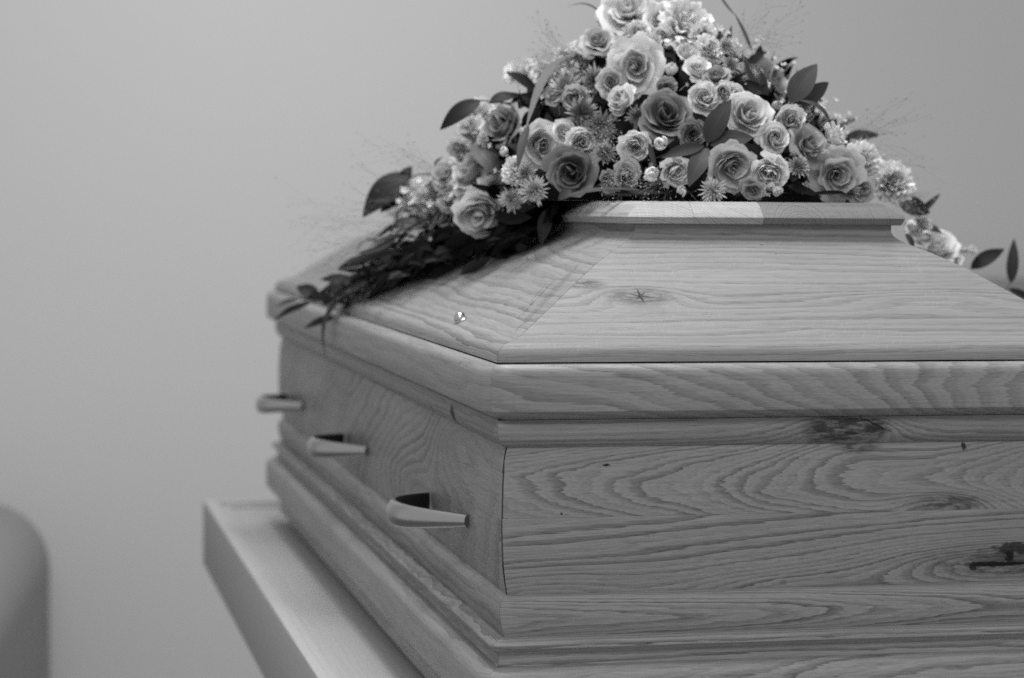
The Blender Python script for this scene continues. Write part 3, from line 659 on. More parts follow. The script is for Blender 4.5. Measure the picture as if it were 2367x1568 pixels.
bloom('ruffled_bloom','ruffled',1,(0.2867,0.6837,0.3932),(-0.8363,-0.4079,0.3664),0.0180,'l','light bloom at the top left beside a thin curling leaf','flower','ruffled white blooms in the flower arrangement',3.81,1.00)
bloom('spray_rose','spray_rose',0,(0.2284,0.3816,0.2680),(-0.7076,-0.5747,0.4111),0.0194,'w','white spray rose left of the large dark rose','rose','small spray roses in the flower arrangement',6.21,1.00)
bloom('spray_rose','spray_rose',1,(0.2261,0.3294,0.2212),(-0.2397,-0.9554,-0.1727),0.0201,'w','white spray rose below the large dark rose with a thin leaf on its edge','rose','small spray roses in the flower arrangement',2.33,1.00)
bloom('spray_rose','spray_rose',0,(0.1751,0.3794,0.2229),(-0.1234,-0.9896,0.0738),0.0198,'w','round white spray rose right of the tall pale rose','rose','small spray roses in the flower arrangement',4.72,1.00)
bloom('spray_rose','cup_rose',1,(0.1590,0.4049,0.2351),(0.0191,-0.9632,0.2682),0.0146,'w','small white spray rose tucked behind the tall pale rose','rose','small spray roses in the flower arrangement',0.84,1.00)
bloom('spray_rose','spray_rose',0,(0.3059,0.3331,0.2710),(-0.2594,-0.9128,0.3154),0.0197,'w','bright white spray rose above the three broad leaves','rose','small spray roses in the flower arrangement',3.24,1.00)
bloom('spray_rose','cup_rose',1,(0.3078,0.3711,0.3046),(-0.1621,-0.8672,0.4708),0.0173,'w','round white spray rose under the top blooms','rose','small spray roses in the flower arrangement',5.64,1.00)
bloom('spray_rose','cup_rose',0,(0.3252,0.3288,0.2813),(-0.1046,-0.9942,0.0236),0.0138,'l','small pale spray rose touching the bright white one on its right','rose','small spray roses in the flower arrangement',1.76,1.00)
bloom('spray_rose','spray_rose',1,(0.3603,0.2615,0.1952),(-0.2615,-0.9163,-0.3032),0.0224,'w','bright white spray rose low at the right above two white buds','rose','small spray roses in the flower arrangement',4.16,1.00)
bloom('spray_rose','cup_rose',0,(0.3723,0.2896,0.2259),(-0.1155,-0.9616,0.2489),0.0195,'l','pale spray rose above the bright low one on the right','rose','small spray roses in the flower arrangement',0.28,1.00)
bloom('spray_rose','spray_rose',1,(0.4011,0.3169,0.2467),(-0.2520,-0.9397,0.2312),0.0203,'l','pale two-hearted spray rose below the big right-hand leaves','rose','small spray roses in the flower arrangement',2.68,1.00)
bloom('spray_rose','spray_rose',0,(0.2577,0.2879,0.1941),(-0.0081,-0.9678,-0.2517),0.0209,'w','white spray rose near the plate edge half behind a broad leaf','rose','small spray roses in the flower arrangement',5.08,1.00)
bloom('spray_rose','cup_rose',1,(0.2086,0.3211,0.1876),(0.1872,-0.9799,-0.0695),0.0179,'m','grey half-open spray rose just above the plate edge','rose','small spray roses in the flower arrangement',1.19,1.00)
bloom('spray_rose','cup_rose',0,(0.3006,0.3937,0.3213),(0.1608,-0.7401,0.6529),0.0147,'l','small pale spray rose in the dark gap near the top','rose','small spray roses in the flower arrangement',3.59,1.00)
bloom('spray_rose','spray_rose',1,(0.2741,0.4330,0.3376),(-0.4340,-0.6994,0.5679),0.0121,'l','tiny pale spray rose on the rim of the big wide-open rose','rose','small spray roses in the flower arrangement',5.99,1.00)
bloom('spray_rose','cup_rose',0,(0.1660,0.4566,0.2792),(-0.7000,-0.5485,0.4573),0.0143,'m','small grey spray rose in the grass haze on the left','rose','small spray roses in the flower arrangement',2.11,1.00)
bloom('spray_rose','spray_rose',1,(0.1832,0.4280,0.2740),(-0.5132,-0.8565,0.0548),0.0186,'m','grey spray rose among hazy grass left of centre','rose','small spray roses in the flower arrangement',4.51,1.00)
bloom('rose','open_rose',0,(0.0808,0.6857,0.1873),(-0.6777,-0.6670,0.3094),0.0214,'m','small grey rose beside the dark leaf stem on the left shoulder','rose','large roses in the flower arrangement',0.63,1.00)
bloom('ruffled_bloom','ruffled',1,(0.1185,0.5873,0.2304),(-0.6321,-0.7448,-0.2139),0.0196,'l','light bloom wedged under the dark rose at the left of the dome','flower','ruffled white blooms in the flower arrangement',3.03,1.00)
bloom('ruffled_bloom','ruffled',0,(0.1022,0.7062,0.2245),(-0.7431,-0.6520,-0.1503),0.0192,'l','blurred light bloom on the left outline above the grey dark leaf','flower','ruffled white blooms in the flower arrangement',5.43,1.00)
bloom('rose','open_rose',1,(0.2185,0.4114,0.2928),(-0.1498,-0.9675,0.2036),0.0185,'m','grey bloom with rounded petals under the left edge of the wide-open rose','rose','large roses in the flower arrangement',1.55,1.00)
bloom('spray_rose','spray_rose',0,(0.2687,0.3616,0.2829),(-0.1515,-0.9407,0.3036),0.0150,'g','dark little rose in the gap above the large dark rose','rose','small spray roses in the flower arrangement',3.95,1.00)
bloom('rose','open_rose',1,(0.3247,0.3499,0.2967),(-0.2618,-0.7573,0.5983),0.0161,'g','dark grey bloom in the gap right of the round white spray rose','rose','large roses in the flower arrangement',0.06,1.00)
bloom('spray_rose','cup_rose',0,(0.3353,0.3237,0.2781),(0.2550,-0.9320,0.2576),0.0128,'l','pale spray rose half hidden behind the upright half-open rose','rose','small spray roses in the flower arrangement',2.46,1.00)
bloom('spray_rose','spray_rose',1,(0.4246,0.3548,0.2716),(-0.0485,-0.9766,0.2097),0.0141,'m','grey spray rose behind the stem of the big right-hand leaves','rose','small spray roses in the flower arrangement',4.86,1.00)
bloom('rose','open_rose',0,(0.2828,0.2999,0.2326),(-0.3025,-0.9530,0.0198),0.0158,'d','dark open rose in the shade left of the broad leaves','rose','large roses in the flower arrangement',0.98,1.00)
bloom('spray_rose','cup_rose',1,(0.1939,0.3270,0.1819),(0.0274,-0.9617,-0.2728),0.0137,'g','dark grey spray rose at the right foot of the low dark rose','rose','small spray roses in the flower arrangement',3.38,1.00)
bloom('rose','open_rose',0,(0.3352,0.2418,0.1730),(-0.3324,-0.8592,-0.3890),0.0135,'g','dark grey bloom at the plate edge left of the bright spray rose','rose','large roses in the flower arrangement',5.78,1.00)
bloom('rose','open_rose',1,(0.4854,0.3215,0.1746),(0.2011,-0.9438,-0.2622),0.0173,'m','grey bloom between the drooping rose and the outermost white bloom','rose','large roses in the flower arrangement',1.90,1.00)
bloom('ruffled_bloom','ruffled',0,(0.2182,0.6254,0.3336),(-0.6846,-0.6134,0.3938),0.0176,'l','hazy light bloom on the upper left outline below the small dark leaves','flower','ruffled white blooms in the flower arrangement',4.30,1.00)
bloom('ruffled_bloom','ruffled',1,(0.2644,0.4700,0.3528),(-0.4319,-0.8088,0.3990),0.0167,'l','light bloom in the gap under the cut-off rose at the top','flower','ruffled white blooms in the flower arrangement',0.42,1.00)
bloom('spray_rose','spray_rose',0,(0.2858,0.4392,0.3475),(-0.2804,-0.9183,0.2793),0.0133,'l','pale spray rose under the light rose at the top','rose','small spray roses in the flower arrangement',2.82,1.00)
bloom('ruffled_bloom','ruffled',1,(0.3265,0.4158,0.3506),(-0.0678,-0.9720,-0.2252),0.0165,'w','white frilly bloom hanging under the big ruffled one','flower','ruffled white blooms in the flower arrangement',5.21,1.00)
bloom('rose','open_rose',0,(0.7297,0.6239,0.0865),(-0.2269,-0.8055,0.5474),0.0122,'w','small white bloom low behind the right hip near the dark pointed leaf','rose','large roses in the flower arrangement',1.33,1.00)
bloom('ruffled_bloom','ruffled',1,(0.6776,0.6053,0.1284),(0.1132,-0.7973,0.5929),0.0133,'l','small light bloom under the long leaf spike at the right','flower','ruffled white blooms in the flower arrangement',3.73,1.00)
bloom('ruffled_bloom','ruffled',0,(0.0868,0.8584,0.1566),(-0.6042,-0.7824,-0.1508),0.0214,'l','blurred light bloom between the far left white bloom and the hanging rose','flower','ruffled white blooms in the flower arrangement',6.13,1.00)
bloom('rose','open_rose',1,(0.0934,0.7259,0.1583),(-0.6367,-0.7225,0.2694),0.0205,'m','blurred grey bloom above the trailing greenery on the left','rose','large roses in the flower arrangement',2.25,1.00)
bloom('rose_bud','bud',0,(0.2342,0.2974,0.1849),(-0.0015,-0.8539,0.5204),0.0136,'w','round white bud between two spray roses on the plate edge','bud','rose buds in the flower arrangement',4.65,0.70)
bloom('rose_bud','bud',1,(0.2486,0.3086,0.2213),(-0.3089,-0.9397,0.1468),0.0100,'w','round white bud right of the white spray rose below the dark rose','bud','rose buds in the flower arrangement',0.77,0.70)
bloom('rose_bud','bud',0,(0.2637,0.2714,0.1686),(-0.3795,-0.9212,0.0861),0.0089,'l','small pale bud low at the plate edge under a broad leaf','bud','rose buds in the flower arrangement',3.17,0.70)
bloom('rose_bud','bud',1,(0.2786,0.3772,0.3026),(-0.0082,-0.4820,0.8761),0.0103,'l','grey-white bud right of the big wide-open rose','bud','rose buds in the flower arrangement',5.57,0.80)
bloom('rose_bud','bud',0,(0.3638,0.2441,0.1738),(-0.2641,-0.8012,-0.5369),0.0078,'w','white bud hanging lowest under the bright spray rose at the plate','bud','rose buds in the flower arrangement',1.69,0.90)
bloom('rose_bud','bud',1,(0.3586,0.2448,0.1792),(-0.5589,-0.6023,-0.5700),0.0068,'w','upper of the two white buds under the bright spray rose','bud','rose buds in the flower arrangement',4.09,0.90)
bloom('rose_bud','bud',0,(0.2506,0.4398,0.3324),(-0.2534,-0.2076,0.9448),0.0099,'l','pale bud standing on top of the big wide-open rose','bud','rose buds in the flower arrangement',0.20,0.80)
bloom('rose_bud','bud',1,(0.5997,0.4556,0.1344),(0.4494,-0.8294,-0.3319),0.0097,'w','white bud against the right end of the plate','bud','rose buds in the flower arrangement',2.60,1.00)
bloom('rose_bud','bud',0,(0.6497,0.5273,0.1192),(0.0711,-0.9822,-0.1741),0.0106,'l','pale bud below the right end of the plate beside a narrow leaf','bud','rose buds in the flower arrangement',5.00,1.00)
bloom('rose_bud','bud',1,(0.1286,0.4426,0.2335),(-0.4853,-0.8104,0.3283),0.0099,'w','white bud pressed between the strap leaf and the tall pale rose','bud','rose buds in the flower arrangement',1.12,1.00)
bloom('rose_bud','bud',0,(0.2861,0.4217,0.3438),(-0.0309,-0.8991,-0.4367),0.0077,'l','slim pale bud in the dark hollow near the top, left of its twin','bud','rose buds in the flower arrangement',3.52,1.20)
bloom('rose_bud','bud',1,(0.3009,0.4175,0.3448),(-0.1834,-0.8811,-0.4360),0.0077,'l','slim pale bud in the dark hollow near the top, right of its twin','bud','rose buds in the flower arrangement',5.92,1.20)
bloom('rose_bud','bud',0,(0.1438,0.3760,0.1841),(-0.7694,-0.5718,0.2849),0.0075,'w','loose white petal-like bud lying on the low dark rose','bud','rose buds in the flower arrangement',2.04,0.90)
bloom('rose_bud','bud',1,(0.1046,0.4505,0.2125),(-0.6972,-0.6005,0.3915),0.0082,'w','white bud in the dark gap left of the tall pale rose','bud','rose buds in the flower arrangement',4.44,1.00)
bloom('rose_bud','bud',0,(0.3532,0.3071,0.2613),(-0.3762,-0.5166,0.7691),0.0074,'l','pale bud under the shiny dark leaf at the right','bud','rose buds in the flower arrangement',0.56,1.00)
bloom('rose_bud','bud',1,(0.3861,0.3225,0.2651),(0.0215,-0.9514,0.3073),0.0091,'g','round grey bud below the striped dark rose','bud','rose buds in the flower arrangement',2.95,0.70)
spiky('astrantia_bloom',(0.1244,0.3892,0.1699),(-0.3575,-0.9334,-0.0310),0.0194,'l','pale star-shaped bloom with pointed bracts at the front left plate corner','flower','star-shaped blooms in the flower arrangement',86)
spiky('astrantia_bloom',(0.1115,0.4534,0.1585),(-0.1962,-0.9681,0.1556),0.0176,'l','pale star-shaped bloom lowest on the left, next to the hanging rose','flower','star-shaped blooms in the flower arrangement',87)
spiky('astrantia_bloom',(0.1167,0.4063,0.1887),(-0.0075,-0.9687,0.2482),0.0162,'l','pale star-shaped bloom under the strap leaf above two others','flower','star-shaped blooms in the flower arrangement',88)
spiky('astrantia_bloom',(0.2930,0.2535,0.1703),(-0.2088,-0.9746,0.0810),0.0176,'l','pale star-shaped bloom resting on the front edge of the plate','flower','star-shaped blooms in the flower arrangement',89)
spiky('astrantia_bloom',(0.3488,0.3918,0.3371),(-0.3191,-0.9310,0.1773),0.0131,'l','star-shaped bloom with a dark centre on the upper right outline','flower','star-shaped blooms in the flower arrangement',90)
spiky('astrantia_bloom',(0.1961,0.3678,0.2388),(-0.4378,-0.8949,-0.0866),0.0257,'d','large dark thistle-like bloom between two white spray roses','flower','star-shaped blooms in the flower arrangement',91)
spiky('astrantia_bloom',(0.1798,0.3989,0.2553),(-0.0070,-0.8525,0.5227),0.0238,'g','grey feathery bloom above the round white spray rose','flower','star-shaped blooms in the flower arrangement',92)
spiky('astrantia_bloom',(0.1741,0.4444,0.2855),(-0.3051,-0.8184,0.4870),0.0242,'m','hazy grey star-shaped bloom on the upper left flank','flower','star-shaped blooms in the flower arrangement',93)
spiky('astrantia_bloom',(0.2031,0.4285,0.2962),(-0.2314,-0.9281,0.2918),0.0219,'m','hazy grey bloom left of the big wide-open rose','flower','star-shaped blooms in the flower arrangement',94)
spiky('astrantia_bloom',(0.1939,0.3424,0.2132),(-0.2744,-0.9424,-0.1914),0.0159,'m','grey star-shaped bloom below the dark thistle-like one','flower','star-shaped blooms in the flower arrangement',95)
spiky('astrantia_bloom',(0.3959,0.2695,0.1965),(-0.2720,-0.8629,0.4259),0.0158,'m','grey star-shaped bloom beside the narrow shiny leaf at the right','flower','star-shaped blooms in the flower arrangement',96)
spiky('astrantia_bloom',(0.7500,0.6206,0.0957),(0.3487,-0.2176,0.9116),0.0135,'w','white star-shaped bloom on a thin stalk behind the right hip of the lid','flower','star-shaped blooms in the flower arrangement',97)
spiky('astrantia_bloom',(0.2328,0.3474,0.2525),(-0.1301,-0.9851,0.1126),0.0160,'g','grey bloom between the white spray rose and the large dark rose','flower','star-shaped blooms in the flower arrangement',98)
spiky('astrantia_bloom',(0.2288,0.4280,0.3142),(-0.3324,-0.8668,0.3716),0.0165,'m','grey hazy bloom at the left rim of the big wide-open rose','flower','star-shaped blooms in the flower arrangement',99)
spiky('astrantia_bloom',(0.0879,0.8036,0.1715),(-0.4946,-0.8632,0.1015),0.0210,'m','blurred grey bloom on the left shoulder next to the white one','flower','star-shaped blooms in the flower arrangement',100)
spiky('astrantia_bloom',(0.0848,0.7528,0.1490),(-0.6218,-0.7738,0.1207),0.0183,'g','blurred dark grey bloom left of the hanging pale rose','flower','star-shaped blooms in the flower arrangement',101)
spiky('astrantia_bloom',(0.3445,0.3606,0.3123),(0.1139,-0.7958,0.5947),0.0141,'m','grey bloom beside the upright half-open rose near the top','flower','star-shaped blooms in the flower arrangement',102)
spiky('astrantia_bloom',(0.3309,0.2724,0.2285),(0.0115,-0.9704,-0.2414),0.0105,'g','dark bloom partly hidden between the broad leaves and the pale rose','flower','star-shaped blooms in the flower arrangement',103)
spiky('astrantia_bloom',(0.4656,0.3006,0.1731),(-0.2332,-0.9532,-0.1924),0.0161,'m','grey fringed bloom at the plate edge under the drooping rose','flower','star-shaped blooms in the flower arrangement',104)

CEN, AX, PW = Vector((0.340,0.600,0.150)), Vector((0.330,0.370,0.275)), 1.50
def dome(n, s):
    k = (abs(n.x/AX.x)**PW+abs(n.y/AX.y)**PW+abs(n.z/AX.z)**PW)**(-1/PW); return CEN+n*(k*s)
mound_m = plain('mound_shade', 0.012, 0.95, 0, 0.4, 80.0, 0.1, 0.4)  # near-black colour stands for the deep shade between the blooms
def mound():
    v = []; f = []; n = 48; m = 14
    for a in range(m+1):
        for b in range(n):
            el = PI/2*a/m; az = 2*PI*b/n; d = Vector((math.cos(el)*math.cos(az), math.cos(el)*math.sin(az), math.sin(el)))
            p = dome(d, 0.74+0.04*math.sin(7*az+5*el)*math.cos(el)); p.z = max(p.z, 0.1584) if a == 0 else p.z+0.004; v.append(p)
    for a in range(m):
        for b in range(n): f.append((a*n+b, a*n+(b+1)%n, (a+1)*n+(b+1)%n, (a+1)*n+b))
    f.append(tuple(range(n-1, -1, -1)))
    tag(mesh('floral_foam', v, f, None, [mound_m], None, True, 0), 'mound that holds the flowers on top of the coffin lid, coloured near-black as shade', 'floral foam')
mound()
def scatter(name, label, pts, lm, seed, parent=None):
    """many small leaves nobody could count, joined"""
    rng = random.Random(seed); v = []; f = []; uv = []; fm = []
    for (p, d, ln, w) in pts:
        nr = Vector((rng.uniform(-1, 1), rng.uniform(-1, .2), rng.uniform(.1, 1)))
        a, b, c_ = leaf_geo(p, p+d*ln, w, nr, rng.uniform(-.15, .25), .3, 4, 1.0, rng.uniform(-.6, .6)); i = len(v)
        v += a; f += [tuple(q+i for q in t) for t in b]; uv += c_; fm += [rng.randrange(len(lm))]*len(b)
    return tag(mesh(name, v, f, uv, [LM[k] for k in lm], parent, True, 0, fm), label, kind='stuff')
rng = random.Random(11); pts = []
for k in range(620):
    d = Vector((rng.gauss(0, 1), rng.gauss(-.3, 1), abs(rng.gauss(0, .9)))).normalized(); p = dome(d, rng.uniform(.70, .80)); p.z = max(p.z, .168)
    t = (d*rng.uniform(.2, .9)+Vector((rng.uniform(-1, 1), rng.uniform(-1, 1), rng.uniform(-.6, .8)))).normalized()
    if p.z+t.z*.06 < .164: t.z = abs(t.z)
    pts.append((p, t, rng.uniform(.028, .045), rng.uniform(.010, .020)))
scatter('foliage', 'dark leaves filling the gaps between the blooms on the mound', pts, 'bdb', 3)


rng = random.Random(77); pts = []
for k in range(230):
    d = Vector((rng.gauss(0, 1), -abs(rng.gauss(.3, 1)), abs(rng.gauss(0, .9)))).normalized(); p = dome(d, rng.uniform(.84, .925))
    if p.z > .166: pts.append((p, (d+Vector((rng.uniform(-.6, .6), rng.uniform(-.8, .2), rng.uniform(-.3, .6))))))
blossoms('filler_blossoms', 'tiny pale blossoms and seed heads packed between the roses', pts, 5, PM['l'], .0028, .0058)
rng = random.Random(78); pts = []
for k in range(60):
    q = [Vector(t) for t in ((0.1200,0.5500,0.1500),(0.1044,0.6600,0.1551),(0.0880,0.7800,0.1495),(0.0685,0.9000,0.1549))]; a = rng.random()*(len(q)-1); i = int(a); p = q[i].lerp(q[i+1], a-i)+Vector((rng.gauss(0, .02), rng.gauss(0, .02), rng.gauss(.012, .014)))
    pts.append((p, Vector((rng.uniform(-1, .3), rng.uniform(-1, 0), rng.uniform(0, 1)))))
blossoms('filler_blossoms', 'tiny pale blossoms at the top of the trailing greenery on the left', pts, 6, PM['w'], .004, .008)


rng = random.Random(5)
def along(P, t):
    k = min(int(t*(len(P)-1)), len(P)-2); return P[k].lerp(P[k+1], t*(len(P)-1)-k)
def slope_z(x):
    return 0.0232+(x-0.03)*0.719 if x > 0.03 else 0.012
TR = [Vector(p) for p in ((0.0995,0.7200,0.1332),(0.0805,0.8000,0.1044),(0.0572,0.9000,0.0737),(0.0352,0.9850,0.0447),(0.0062,1.0550,0.0138),)]; DK = [Vector(p) for p in ((0.1630,0.4700,0.1327),(0.1451,0.5300,0.1244),(0.1227,0.6400,0.1124),(0.1017,0.7600,0.0912),(0.0808,0.9000,0.0691),(0.0480,0.9900,0.0356),)]
def trail(P, n, w0, w1, l0, l1, wid, up):
    out = []
    for k in range(n):
        t = rng.random(); p = along(P, t); q = (along(P, min(1, t+.1))-along(P, max(0, t-.1))).normalized()
        p = p+Vector((rng.gauss(0, 1), rng.gauss(0, 1), rng.gauss(0, 1)))*(w0+(w1-w0)*t)
        d = (q+Vector((rng.uniform(-.5, .5), rng.uniform(-.4, .6), rng.uniform(-.4, up)))).normalized()
        p.z = max(p.z, slope_z(p.x)+.006); l = rng.uniform(l0, l1)
        e = p+d*l
        if e.z < slope_z(e.x)+.004: d = (e+Vector((0, 0, slope_z(e.x)+.006-e.z))-p).normalized()
        out.append((p, d, l, rng.uniform(.5, 1)*wid))
    return out
scatter('trailing_foliage', 'mottled dark trailing greenery hanging down the left slope of the lid', trail(TR, 300, .030, .012, .045, .095, .011, .25), 'dmbgmd', 8)
scatter('trailing_foliage', 'nearly black leaves, doubling as shade, under the blooms above the left slope of the lid', trail(DK, 420, .020, .009, .04, .075, .020, .15), 'bbd', 9)  # these leaves also fill in the shadow on the lid slope

sprig('leaf_sprig','sprig of three big dark leaves standing out at the upper right of the dome',[((0.4055,0.3300,0.2707),(0.4377,0.3300,0.3152),0.0284,(-0.3883,-0.8886,0.2443),0.08,'m',0.12,0.00),((0.4121,0.3300,0.2708),(0.4591,0.3500,0.2956),0.0225,(-0.0134,-0.9499,-0.3122),0.08,'m',0.15,0.00),((0.4138,0.3200,0.2733),(0.4498,0.3100,0.2395),0.0117,(0.5895,-0.6481,0.4821),0.18,'m',0.30,0.00)],[(0.4174,0.3800,0.2611),(0.4070,0.3300,0.2707),(0.4182,0.3300,0.2748)],'leaf sprigs in the flower arrangement')
sprig('leaf_sprig','sprig of four broad dark leaves in the middle right of the dome',[((0.2902,0.2700,0.2218),(0.3178,0.2700,0.2705),0.0256,(-0.4716,-0.8491,0.2381),0.08,'m',0.12,0.00),((0.2947,0.2700,0.2200),(0.3409,0.2600,0.2288),0.0237,(-0.1923,-0.8857,0.4226),0.10,'m',0.12,0.00),((0.2918,0.2700,0.2171),(0.2647,0.2500,0.1740),0.0228,(-0.4809,-0.8753,0.0512),0.08,'m',0.18,0.00),((0.2878,0.2700,0.2189),(0.2388,0.2700,0.2051),0.0161,(-0.1769,-0.8083,0.5615),0.05,'d',0.15,0.00)],[(0.3116,0.3300,0.2391),(0.2912,0.2700,0.2190),(0.2898,0.2700,0.2156)],'leaf sprigs in the flower arrangement')
sprig('leaf_sprig','sprig with a long pointed leaf sticking out at the left of the dome',[((0.0996,0.5800,0.2792),(0.0494,0.5800,0.2425),0.0230,(-0.3542,-0.7982,0.4873),0.10,'d',0.15,0.30),((0.1093,0.5800,0.2752),(0.1466,0.5800,0.2852),0.0188,(-0.1448,-0.6506,0.7455),0.10,'d',0.20,0.00),((0.1681,0.5800,0.2908),(0.1293,0.5800,0.3136),0.0178,(0.0696,-0.7952,0.6023),0.08,'d',0.20,0.00),((0.1360,0.5800,0.2704),(0.1654,0.5800,0.2892),0.0178,(-0.1988,-0.9190,0.3404),0.00,'d',0.20,0.00)],[(0.1681,0.5800,0.2840),(0.1360,0.5800,0.2756),(0.0986,0.5800,0.2792)],'leaf sprigs in the flower arrangement')
sprig('leaf_sprig','two blurred dark leaves at the far left above the lid slope',[((0.0737,0.9500,0.1962),(0.0104,0.9500,0.1351),0.0412,(-0.4477,-0.7972,0.4050),0.10,'d',0.10,0.00),((0.0649,0.9500,0.1785),(0.0353,0.9500,0.1418),0.0236,(-0.0112,-0.9419,0.3358),0.06,'d',0.10,0.00),((0.0619,0.9500,0.1814),(0.0778,0.9500,0.2056),0.0177,(-0.2039,-0.9464,0.2505),0.05,'d',0.10,0.00)],[(0.1028,0.8000,0.1945),(0.0742,0.9000,0.1926),(0.0619,0.9500,0.1796)],'leaf sprigs in the flower arrangement')
sprig('leaf_sprig','shiny dark leaf with a white gleam beside the upright rose',[((0.4003,0.4000,0.2726),(0.3797,0.4200,0.3283),0.0201,(0.2207,-0.8163,0.5338),0.05,'s',0.35,0.80),((0.3884,0.3800,0.2839),(0.3700,0.3800,0.2984),0.0129,(-0.7340,-0.3692,0.5700),-0.10,'s',0.30,0.40),((0.3582,0.4000,0.2893),(0.3457,0.4200,0.3225),0.0060,(0.2207,-0.8163,0.5338),0.05,'s',0.30,0.00)],None,'leaf sprigs in the flower arrangement')
sprig('leaf_sprig','narrow shiny leaf at the right between the pale spray rose and the drooping rose',[((0.4252,0.3200,0.1976),(0.4064,0.3200,0.2232),0.0088,(0.2104,-0.7714,0.6006),0.08,'s',0.30,0.00)],None,'leaf sprigs in the flower arrangement')
sprig('leaf_sprig','dark leaf pair pointing right on the outline of the dome',[((0.5794,0.6200,0.2439),(0.6253,0.6200,0.2462),0.0154,(-0.1849,-0.8482,0.4964),0.00,'d',0.20,0.00),((0.5677,0.6200,0.2519),(0.5964,0.6200,0.2666),0.0088,(-0.1849,-0.8482,0.4964),0.20,'m',0.20,0.00)],None,'leaf sprigs in the flower arrangement')
sprig('leaf_sprig','leaf sprig with a long spike behind the right end of the plate',[((0.6447,0.6000,0.1568),(0.6868,0.6000,0.1478),0.0285,(-0.1849,-0.8482,0.4964),0.12,'d',0.10,0.00),((0.6694,0.6000,0.1433),(0.7004,0.6000,0.1721),0.0088,(-0.1988,-0.9190,0.3404),0.00,'d',0.30,0.00),((0.6637,0.6000,0.1366),(0.7049,0.6000,0.1215),0.0132,(-0.1849,-0.8482,0.4964),0.05,'m',0.20,0.00),((0.6139,0.5000,0.1222),(0.6255,0.5000,0.1021),0.0116,(0.2995,-0.8460,0.4412),0.10,'m',0.20,0.00)],[(0.6458,0.6000,0.1595),(0.6682,0.6000,0.1433)],'leaf sprigs in the flower arrangement')
sprig('leaf_sprig','dark pointed leaf behind the right hip next to the white star-shaped bloom',[((0.7514,0.6200,0.0759),(0.7980,0.6200,0.1017),0.0201,(-0.1849,-0.8482,0.4964),0.10,'d',0.10,0.00)],[(0.6722,0.6200,0.1100),(0.7137,0.6200,0.0936),(0.7344,0.6200,0.0981),(0.7510,0.6200,0.0982)],'leaf sprigs in the flower arrangement')
sprig('leaf_sprig','upright pointed leaf standing alone at the far right edge',[((0.8437,0.7000,0.0544),(0.8468,0.7000,0.1148),0.0161,(-0.3031,-0.9405,0.1533),0.04,'m',0.15,0.00),((0.8217,0.6600,0.0489),(0.8648,0.6600,0.0278),0.0125,(-0.1769,-0.8083,0.5615),0.06,'d',0.20,0.00)],[(0.7649,0.6400,0.0372),(0.8186,0.6800,0.0390),(0.8431,0.7000,0.0544)],'leaf sprigs in the flower arrangement')
sprig('leaf_sprig','blurred twig with dark pointed leaves lying over the far left lid rail',[((-0.0400,1.1000,0.0132),(-0.0886,1.1500,-0.0149),0.0135,(-0.1687,-0.7676,0.6183),0.06,'d',0.20,0.00),((-0.0315,1.0800,0.0189),(-0.0616,1.1000,0.0365),0.0232,(-0.1769,-0.8083,0.5615),0.10,'d',0.20,0.00),((0.0163,1.0200,0.0393),(-0.0356,1.0400,0.0483),0.0204,(-0.1687,-0.7676,0.6183),0.12,'d',0.20,0.00),((0.0296,0.9500,0.0782),(-0.0207,0.9800,0.0632),0.0188,(-0.1687,-0.7676,0.6183),0.08,'d',0.20,0.00),((-0.0114,1.0600,-0.0052),(-0.0535,1.0800,-0.0226),0.0134,(-0.1687,-0.7676,0.6183),0.05,'d',0.20,0.00),((-0.0561,1.1200,0.0155),(-0.0837,1.1500,0.0037),0.0099,(-0.1687,-0.7676,0.6183),0.12,'m',0.20,0.00)],[(0.0224,1.0200,0.0345),(-0.0037,1.0500,0.0183),(-0.0334,1.0800,0.0159),(-0.0561,1.1200,0.0087)],'leaf sprigs in the flower arrangement')
sprig('leaf_sprig','thin pointed leaves fanning out from the trailing greenery over the left slope',[((0.0395,0.9000,0.0881),(-0.0104,0.9600,0.0708),0.0104,(-0.1687,-0.7676,0.6183),0.08,'d',0.25,0.20),((0.0610,0.8200,0.1125),(0.0102,0.9000,0.0938),0.0091,(-0.1687,-0.7676,0.6183),0.08,'m',0.25,0.20),((0.0341,0.9400,0.0638),(-0.0287,1.0000,0.0364),0.0082,(-0.1687,-0.7676,0.6183),0.06,'m',0.25,0.20),((0.0224,0.9800,0.0419),(-0.0003,1.0300,-0.0051),0.0083,(-0.5208,-0.7576,0.3934),0.05,'g',0.25,0.20),((0.0748,0.8000,0.1044),(0.0429,0.9200,0.0498),0.0090,(-0.4320,-0.7651,0.4774),0.05,'g',0.25,0.20),((0.0883,0.7500,0.1218),(0.0506,0.8600,0.0804),0.0089,(-0.4320,-0.7651,0.4774),0.08,'m',0.25,0.20)],None,'leaf sprigs in the flower arrangement')
sprig('leaf_sprig','long dark blade hanging down over the left lid rail',[((0.0163,1.0000,0.0472),(-0.0208,1.0800,-0.0705),0.0179,(-0.6478,-0.3412,0.6811),0.16,'m',0.30,0.40),((0.0344,0.9800,0.0538),(-0.0037,1.0500,0.0031),0.0107,(0.0772,-0.9091,0.4093),0.05,'d',0.30,0.40)],None,'leaf sprigs in the flower arrangement')
